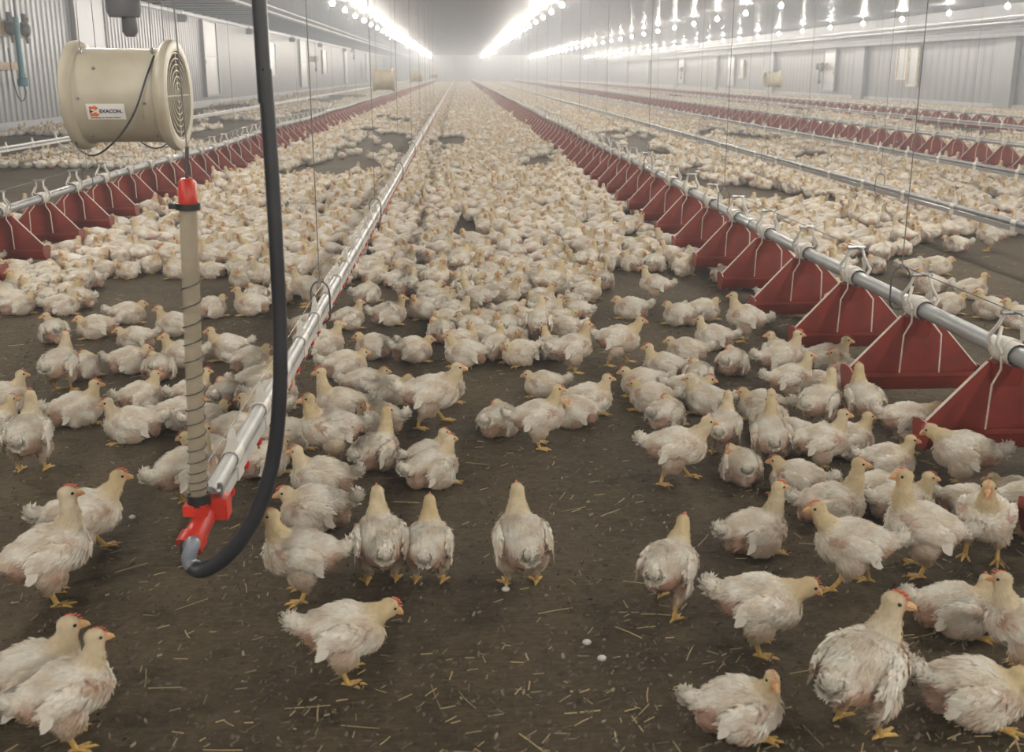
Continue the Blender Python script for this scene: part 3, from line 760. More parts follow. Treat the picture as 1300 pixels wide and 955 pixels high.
# ------------------------------------------------------------------ chickens
NR = np.random.RandomState(11)
def ico(sub=2):
    bm = bmesh.new(); bmesh.ops.create_icosphere(bm, subdivisions=sub, radius=1.0)
    v = np.array([x.co[:] for x in bm.verts]); f = [tuple(q.index for q in p.verts) for p in bm.faces]; bm.free(); return v, f
ICO = ico(2); ICO1 = ico(1)
def rotm(yaw=0, pitch=0):      # pitch > 0 lifts the +x end
    return np.array(Euler((0, -pitch, yaw)).to_matrix())
def remesh(shapes, voxel, smooth):
    V = []; Fc = []; n = 0
    for c, r, rm in shapes:
        v = ICO[0] * np.array(r)
        if rm is not None: v = v @ rm.T
        v = v + np.array(c); V.append(v); Fc += [tuple(i + n for i in q) for q in ICO[1]]; n += len(v)
    me = bpy.data.meshes.new('t'); me.from_pydata(np.concatenate(V).tolist(), [], Fc)
    o = bpy.data.objects.new('t', me); C.objects.link(o)
    m = o.modifiers.new('r', 'REMESH'); m.mode = 'VOXEL'; m.voxel_size = voxel
    m = o.modifiers.new('s', 'SMOOTH'); m.iterations = smooth; m.factor = .5
    dg = bpy.context.evaluated_depsgraph_get(); ev = o.evaluated_get(dg); e = ev.to_mesh()
    e.calc_loop_triangles()
    v = np.array([x.co[:] for x in e.vertices]); f = [tuple(p.vertices) for p in e.polygons]
    t = np.array([lt.vertices[:] for lt in e.loop_triangles]); nr = np.array([x.normal[:] for x in e.vertices])
    ev.to_mesh_clear(); bpy.data.objects.remove(o); bpy.data.meshes.remove(me)
    return v, f, t, nr
def chain(P, Rr, step=.007):
    out = []
    for i in range(len(P) - 1):
        a, b = np.array(P[i]), np.array(P[i + 1]); n = max(1, int(np.linalg.norm(b - a) / step))
        for k in range(n + (i == len(P) - 2)):
            t = k / n; r = Rr[i] + (Rr[i + 1] - Rr[i]) * t; out.append((a + (b - a) * t, (r, r, r), None))
    return out
# pose: body height, body pitch, neck points (base .. head), head yaw/pitch, legs
POSES = {
 'alert':   dict(hb=.120, bp=.22, neck=[(.048,0,.018),(.068,0,.044),(.079,0,.070)], hy=0, hp=-.1, legs='stand'),
 'stretched': dict(hb=.122, bp=.26, neck=[(.048,0,.020),(.070,0,.056),(.078,0,.094)], hy=0, hp=-.05, legs='stand'),
 'turned':  dict(hb=.120, bp=.16, neck=[(.048,0,.018),(.068,-.004,.046),(.074,-.010,.074)], hy=-1.1, hp=-.05, legs='stand'),
 'lowered': dict(hb=.120, bp=.02, neck=[(.052,0,.016),(.078,0,.030),(.100,0,.032)], hy=.1, hp=-.55, legs='stand'),
 'walking': dict(hb=.122, bp=.10, neck=[(.052,0,.018),(.078,0,.042),(.094,0,.060)], hy=0, hp=-.12, legs='walk'),
 'sitting': dict(hb=.062, bp=.12, neck=[(.046,0,.016),(.064,0,.038),(.074,0,.058)], hy=0, hp=-.1, legs='sit'),
 'longneck': dict(hb=.064, bp=.16, neck=[(.048,0,.020),(.068,0,.056),(.078,0,.096)], hy=0, hp=-.05, legs='sit'),
 'resting': dict(hb=.058, bp=.05, neck=[(.046,0,.010),(.062,0,.020),(.074,0,.028)], hy=.15, hp=-.2, legs='sit'),
 'looking': dict(hb=.060, bp=.10, neck=[(.046,0,.014),(.060,.010,.032),(.064,.020,.046)], hy=1.5, hp=-.1, legs='sit'),
 'watching': dict(hb=.060, bp=.10, neck=[(.046,0,.014),(.060,-.008,.036),(.064,-.016,.056)], hy=-1.45, hp=-.1, legs='sit'),
 'tucked':  dict(hb=.056, bp=.05, neck=[(.045,.006,.014),(.054,.022,.026),(.042,.034,.032)], hy=2.5, hp=-.35, legs='sit'),
}
def skel(p, fat=1.0):
    hb = p['hb']; bp = p['bp']; Rb = rotm(0, bp)
    B = lambda q: np.array((0, 0, hb)) + Rb @ np.array(q)
    S = []
    sit = p['legs'] == 'sit'
    S.append((B((0, 0, 0)), (.080, .061 * fat, .054), Rb))
    S.append((B((.034, 0, -.008)), (.052, .053 * fat, .050), Rb))
    S.append((B((-.045, 0, .002)), (.048, .046 * fat, .044), Rb))
    S.append((B((-.085, 0, .018)), (.024, .022, .020), Rb))
    if sit:
        S.append((np.array((.0, 0, .034)), (.075, .062, .034), None))
        for s in (-1, 1): S.append((np.array((.005, s * .046, .034)), (.045, .022, .032), rotm(0, .15)))
        S.append((np.array((-.06, 0, .036)), (.032, .040, .030), None))
    else:
        for s in (-1, 1):
            dx = (.026 * s if p['legs'] == 'walk' else 0)
            S.append((np.array((-.004 + dx * .4, s * .036, hb - .036)), (.034, .024, .040), rotm(0, .3)))
            S += chain([(-.006 + dx * .5, s * .034, hb - .05), (-.008 + dx, s * .033, hb - .076)], [.018, .010], .004)
    nk = [B(q) for q in p['neck']]
    base = B((.028, 0, .004))
    S += chain([base] + nk, [.043, .033, .0225, .0180])
    Rh = rotm(p['hy'], p['hp']); hd = nk[-1] + np.array((0, 0, .010))
    S.append((hd, (.0215, .0168, .0182), Rh)); S.append((hd + Rh @ np.array((.012, 0, -.003)), (.0135, .0115, .0125), Rh))
    return S, B, nk, Rh, hd, Rb
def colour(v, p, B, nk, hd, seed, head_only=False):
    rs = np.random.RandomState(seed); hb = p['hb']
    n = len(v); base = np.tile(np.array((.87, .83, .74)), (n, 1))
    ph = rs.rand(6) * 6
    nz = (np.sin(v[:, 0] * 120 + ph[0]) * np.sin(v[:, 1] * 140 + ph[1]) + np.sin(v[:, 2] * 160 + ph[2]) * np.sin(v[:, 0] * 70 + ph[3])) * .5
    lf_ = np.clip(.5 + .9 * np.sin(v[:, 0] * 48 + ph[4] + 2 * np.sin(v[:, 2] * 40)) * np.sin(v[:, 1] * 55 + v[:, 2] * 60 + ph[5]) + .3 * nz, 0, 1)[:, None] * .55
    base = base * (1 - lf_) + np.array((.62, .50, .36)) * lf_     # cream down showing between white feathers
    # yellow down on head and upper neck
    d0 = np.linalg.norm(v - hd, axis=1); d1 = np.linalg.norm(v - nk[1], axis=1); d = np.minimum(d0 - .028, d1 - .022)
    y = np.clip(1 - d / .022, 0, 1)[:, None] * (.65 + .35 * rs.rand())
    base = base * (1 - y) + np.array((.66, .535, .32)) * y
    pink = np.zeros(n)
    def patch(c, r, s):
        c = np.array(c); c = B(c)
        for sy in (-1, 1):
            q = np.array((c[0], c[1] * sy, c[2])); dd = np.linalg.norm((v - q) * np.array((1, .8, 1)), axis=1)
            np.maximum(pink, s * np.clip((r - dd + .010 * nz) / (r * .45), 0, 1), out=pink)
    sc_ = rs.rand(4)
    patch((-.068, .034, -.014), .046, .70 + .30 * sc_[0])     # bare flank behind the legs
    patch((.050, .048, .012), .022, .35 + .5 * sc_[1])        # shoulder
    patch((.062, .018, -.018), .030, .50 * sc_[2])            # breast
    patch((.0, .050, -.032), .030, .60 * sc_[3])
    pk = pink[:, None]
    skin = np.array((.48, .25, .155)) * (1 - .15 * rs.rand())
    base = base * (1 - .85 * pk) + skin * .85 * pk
    # soiled belly feathers; shade on sides and underside is painted in too
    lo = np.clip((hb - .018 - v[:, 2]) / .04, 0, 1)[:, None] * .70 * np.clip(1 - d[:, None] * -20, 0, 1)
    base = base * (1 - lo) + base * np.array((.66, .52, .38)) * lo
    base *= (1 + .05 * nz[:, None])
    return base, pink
def flakes(v, t, nr, cfun, flow, count, lenf, seed, lift=.11, width=.42, skip=None):
    rs = np.random.RandomState(seed)
    a, b, c = v[t[:, 0]], v[t[:, 1]], v[t[:, 2]]
    ar = np.linalg.norm(np.cross(b - a, c - a), axis=1); cs = np.cumsum(ar); cs /= cs[-1]
    k = np.searchsorted(cs, rs.rand(count)); u, w = rs.rand(count), rs.rand(count); m = u + w > 1; u[m], w[m] = 1 - u[m], 1 - w[m]
    P = a[k] + (b[k] - a[k]) * u[:, None] + (c[k] - a[k]) * w[:, None]
    Nn = nr[t[k, 0]] + nr[t[k, 1]] + nr[t[k, 2]]; Nn /= np.linalg.norm(Nn, axis=1)[:, None]
    col, pk = cfun(P); L = lenf(P)
    keep = (L > 0) & (rs.rand(count) > np.clip(pk * 1.1 - .1, 0, .93))
    P, Nn, col, L = P[keep], Nn[keep], col[keep], L[keep] * (.75 + .5 * rs.rand(keep.sum()))
    D = flow(P) + (rs.rand(len(P), 3) - .5) * .7
    D -= Nn * (D * Nn).sum(1)[:, None]; D /= np.linalg.norm(D, axis=1)[:, None] + 1e-9
    Sd = np.cross(Nn, D); L = L[:, None]
    wd = L * width
    b0 = P - D * L * .15 - Nn * .001
    s1 = P + D * L * .45 + Sd * wd * .5 + Nn * L * lift * .45; s2 = P + D * L * .45 - Sd * wd * .5 + Nn * L * lift * .45
    md = P + D * L * .5 + Nn * L * (lift * .5 + .08)
    tp = P + D * L + Nn * L * lift * .8
    n = len(P); V = np.stack([b0, s1, md, tp, s2], 1).reshape(-1, 3)
    i = np.arange(n) * 5
    T = np.concatenate([np.stack([i, i + 1, i + 2], 1), np.stack([i + 1, i + 3, i + 2], 1), np.stack([i, i + 2, i + 4], 1), np.stack([i + 4, i + 2, i + 3], 1)])
    sh = (.93 + .13 * rs.rand(n))[:, None]
    cc = np.repeat(np.clip(col * sh, 0, .9), 5, 0)
    return V, T, cc
def colmesh(name, parts, m, smooth=True):
    """parts: list of (verts, faces(list), colours, material_index)"""
    V = np.concatenate([np.asarray(p[0]) for p in parts]); Cc = np.concatenate([np.asarray(p[2]) for p in parts])
    Fc = []; mi = []; n = 0
    for p in parts:
        Fc += [tuple(int(i) + n for i in q) for q in p[1]]; mi += [p[3] if len(p) > 3 else 0] * len(p[1]); n += len(p[0])
    me = bpy.data.meshes.new(name); me.from_pydata(V.tolist(), [], Fc)
    a = me.color_attributes.new('col', 'FLOAT_COLOR', 'POINT'); c4 = np.ones((len(V), 4), np.float32); c4[:, :3] = Cc; a.data.foreach_set('color', c4.ravel())
    for mm in (m if isinstance(m, list) else [m]): me.materials.append(mm)
    me.polygons.foreach_set('material_index', mi)
    me.polygons.foreach_set('use_smooth', [smooth] * len(Fc)); me.update(); return me
def leg_mb(s, p):
    mb = MB(); hb = p['hb']; L = p['legs']
    if L == 'sit':
        o = Vector((.045, s * .044, .006)); hock = Vector((-.004, s * .046, .012))
        mb.tube([hock, (hock + o) / 2 + Vector((0, 0, .002)), o], [.0062, .0050, .0056], 8); fwd = Vector((1, s * .15, 0))
    else:
        dx = (.026 * s if L == 'walk' else 0)
        hock = Vector((-.008 + dx, s * .033, hb - .070)); o = Vector((.002 + dx * 1.7, s * .036, .007))
        if L == 'walk' and s < 0: o = Vector((-.050, s * .034, .008))
        mid = (hock + o) / 2 + Vector((-.003, 0, 0))
        mb.tube([hock, hock + (mid - hock) * .4, mid, o + (mid - o) * .25, o], [.0078, .0064, .0054, .0056, .0066], 8); fwd = Vector((1, s * .1, 0))
    for a, ln in ((-.55, .030), (0, .038), (.55, .031), (2.9, .015)):
        d = Matrix.Rotation(a, 3, 'Z') @ fwd.normalized(); z = -o.z + .0045
        mb.tube([o, o + d * ln * .35 + Vector((0, 0, z + .003)), o + d * ln * .7 + Vector((0, 0, z + .0012)), o + d * ln * .9 + Vector((0, 0, z + .001)), o + d * ln * 1.08 + Vector((0, 0, z - .002))], [.0048, .0040, .0034, .0028, .0006], 6)
    return mb
def leafs(rows):
    """explicit feathers: (root, dir, normal, length, width) -> verts, tris"""
    V = []; T = []
    for (P, D, Nn, L, wd) in rows:
        P, D, Nn = map(np.array, (P, D, Nn)); Sd = np.cross(Nn, D); k = len(V)
        V += [P, P + D * L * .3 + Sd * wd * .5, P + D * L * .3 - Sd * wd * .5, P + D * L * .5 + Nn * .0015, P + D * L * .8 + Sd * wd * .42, P + D * L * .8 - Sd * wd * .42, P + D * L]
        T += [(k, k + 1, k + 3), (k, k + 3, k + 2), (k + 1, k + 4, k + 3), (k + 2, k + 3, k + 5), (k + 3, k + 4, k + 6), (k + 3, k + 6, k + 5)]
    return np.array(V), T
def build(pose, seed, full=True):
    p = POSES[pose]; rs = np.random.RandomState(seed * 7 + 1)
    S, B, nk, Rh, hd, Rb = skel(p, .96 + .1 * rs.rand())
    v, f, t, nr = remesh(S, .0048, 5)
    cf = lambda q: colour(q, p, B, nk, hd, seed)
    ndir = nk[-1] - nk[0]; ndir /= np.linalg.norm(ndir)
    def flow(q):
        dn = np.minimum(np.linalg.norm(q - nk[1], axis=1), np.linalg.norm(q - nk[2], axis=1)); w = np.clip(1.4 - dn / .03, 0, 1)[:, None]
        back = np.array((-1., 0, -.30)); return back * (1 - w) - ndir * 1.0 * w + np.where(q[:, 2:3] < p['hb'] - .03, np.array([[0, 0, -.6]]), 0)
    def lf(q):
        dh = np.linalg.norm(q - hd, axis=1); dn = np.linalg.norm(q - nk[1], axis=1)
        L = np.where(dn < .035, .009, .0165); L = np.where(dh < .030, .0052, L)
        face = ((q - hd) @ Rh)[:, 0] > .012
        return np.where(face & (dh < .034), 0, L)
    nf = 3800 if full else 700
    fv, ft, fcn = flakes(v, t, nr, cf, flow, nf, (lambda q: lf(q) * (1 if full else 1.5)), seed + 5)
    hv, ht, hc = flakes(v, t, nr, cf, flow, 2600 if full else 200, lambda q: lf(q) * .95, seed + 9, lift=.5, width=.10)
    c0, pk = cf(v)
    # reddish skin round the beak
    fr = np.clip((((v - hd) @ Rh)[:, 0] - .010) / .008, 0, 1)[:, None] * np.clip((.034 - np.linalg.norm(v - hd, axis=1)) / .004, 0, 1)[:, None]
    c0 = c0 * (1 - .7 * fr) + np.array((.60, .30, .17)) * .7 * fr
    body = [(v, f, c0), (fv, ft.tolist(), fcn), (hv, ht.tolist(), hc)]
    # wings
    wings = []
    for s in (-1, 1):
        c = B((-.004, s * .053, .006)); Rw = rotm(-s * .10, p['bp'] * .5 + .12)
        wv = ICO[0] * np.array((.052, .013, .030)); wv = wv @ Rw.T + c
        wt = np.array(ICO[1]); wn = ICO[0] / np.array((.052, .013, .030)) ; wn /= np.linalg.norm(wn, axis=1)[:, None]; wn = wn @ Rw.T
        def cw(q, s=s):
            cc, k = cf(q); return cc, k * .8
        wc, _ = cw(wv)
        fl = lambda q: np.tile(np.array((-1., 0, -.32)), (len(q), 1))
        a, b_, cc = flakes(wv, wt, wn, cw, fl, 420 if full else 60, lambda q: np.where((q[:, 1] - c[1]) * s > -.004, .019 * (1 if full else 1.6), 0), seed + 20 + s, lift=.12, width=.45)
        rows = []
        for i in range(9):
            zz_ = .020 - i * .0052; r0 = c + Rw @ np.array((-.012 - .003 * i, s * .010, zz_)); dd = Rw @ np.array((-1, -s * .10, -.10 - .03 * i)); dd /= np.linalg.norm(dd)
            rows.append((r0, dd, np.array((0, s, .15)), .036 - .0012 * i + .008 * rs.rand(), .0105))
        lv, lt_ = leafs(rows); lc = np.tile(np.array((.82, .775, .68)), (len(lv), 1)) * (.94 + .1 * rs.rand())
        wings.append([(wv, ICO[1], wc), (a, b_.tolist(), cc), (lv, lt_, lc)])
    # tail tuft
    tc_ = B((-.104, 0, .030)); tv = ICO[0] * np.array((.020, .015, .014)) @ rotm(0, -.5).T + tc_
    tcol = np.tile(np.array((.82, .775, .69)), (len(tv), 1))
    a, b_, cc = flakes(tv, np.array(ICO[1]), ICO[0], lambda q: (np.tile(np.array((.82, .775, .69)), (len(q), 1)), np.zeros(len(q))), lambda q: np.tile(np.array((-.75, 0, .8)), (len(q), 1)), 460 if full else 50, lambda q: np.full(len(q), .018), seed + 33, lift=.14)
    tail = [(tv, ICO[1], tcol), (a, b_.tolist(), cc)]
    # beak, comb, eyes
    H_ = lambda q: tuple(hd + Rh @ np.array(q))
    bk = MB(); bk.tube([H_((.020, 0, -.001)), H_((.026, 0, -.0015)), H_((.033, 0, -.004)), H_((.0375, 0, -.0085))], [.0072, .0060, .0036, .0006], 8)
    bk.tube([H_((.019, 0, -.0065)), H_((.027, 0, -.0075)), H_((.0335, 0, -.0085))], [.0052, .0038, .0008], 8)
    big = rs.rand() * .5 + .45 if seed % 2 else .22
    cm = MB()
    for i, (x, z, r) in enumerate(((.021, .0085, .0045), (.017, .0145, .0055), (.010, .0180, .0060), (.003, .0195, .0050), (-.003, .0190, .0035))):
        cm.ell(H_((x, 0, z + .001 * big)), (r * .9, .0024, r * .55 * big), Matrix(rotm(p['hy'], p['hp'] + .2).tolist()), 8, 5)
    ey = []
    for s in (-1, 1):
        e = MB(); e.ell(H_((.0085, s * .0155, .0035)), (.0034, .0022, .0034), Matrix(Rh.tolist()), 8, 6); ey.append(e)
    lg = [leg_mb(-1, p), leg_mb(1, p)]
    return dict(body=body, wings=wings, tail=tail, beak=bk, comb=cm, eyes=ey, legs=lg, hd=hd, pose=pose)
def mbpart(mb, col, mi=0): return (np.array(mb.v), mb.f, np.tile(np.array(col), (len(mb.v), 1)), mi)
PL = ['watching', 'stretched', 'longneck', 'alert', 'turned', 'lowered', 'walking', 'sitting', 'resting', 'looking', 'tucked']
PROTO = {}; MID = {}
def proto(pose, k):
    key = (pose, k)
    if key not in PROTO:
        d = build(pose, 100 + PL.index(pose) * 10 + k)
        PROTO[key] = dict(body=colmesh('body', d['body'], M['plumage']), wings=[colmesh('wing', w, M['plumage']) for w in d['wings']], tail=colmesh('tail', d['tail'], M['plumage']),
            beak=d['beak'].mesh('beak', M['beak']), comb=d['comb'].mesh('comb', M['comb']), eyes=[e.mesh('eye', M['eye']) for e in d['eyes']], legs=[l.mesh('leg', M['leg']) for l in d['legs']])
    return PROTO[key]
def mid(pose, k):
    key = (pose, k)
    if key not in MID:
        d = build(pose, 300 + PL.index(pose) * 10 + k, False)
        P = d['body'] + d['wings'][0] + d['wings'][1] + d['tail'] + [mbpart(d['beak'], (.55, .32, .15)), mbpart(d['comb'], (.58, .14, .06)), mbpart(d['eyes'][0], (.02, .015, .01)), mbpart(d['eyes'][1], (.02, .015, .01)),
             mbpart(d['legs'][0], (.52, .34, .11)), mbpart(d['legs'][1], (.52, .34, .11))]
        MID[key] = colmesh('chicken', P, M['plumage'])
    return MID[key]
PLACED = []     # (x, y, r)
def facing(px, deg): return R(deg) - atan((px - 582) / 1345.0)
SIZE = .90
def chicken_at(x, y, rz, pose, label, group, detail=True, s=1.0, tilt=0):
    k = rnd.randrange(3) if pose in ('resting', 'sitting', 'alert') else rnd.randrange(2); s *= SIZE
    z = float(relief(x, y)) * (1 if y < 6 else 0) - .004
    if detail:
        m = proto(pose, k); e = empty('chicken', (x, y, z), rz); e.scale = (s, s, s)
        link('body', m['body'], e)
        for w in m['wings']: link('wing', w, e)
        link('tail', m['tail'], e); link('beak', m['beak'], e); link('comb', m['comb'], e)
        for q in m['eyes']: link('eye', q, e)
        for q in m['legs']: link('leg', q, e)
    else:
        e = link('chicken', mid(pose, k), None, (x, y, z), (0, 0, rz), s)
    tag(e, label, 'chicken', group)
    PLACED.append((x, y)); return e
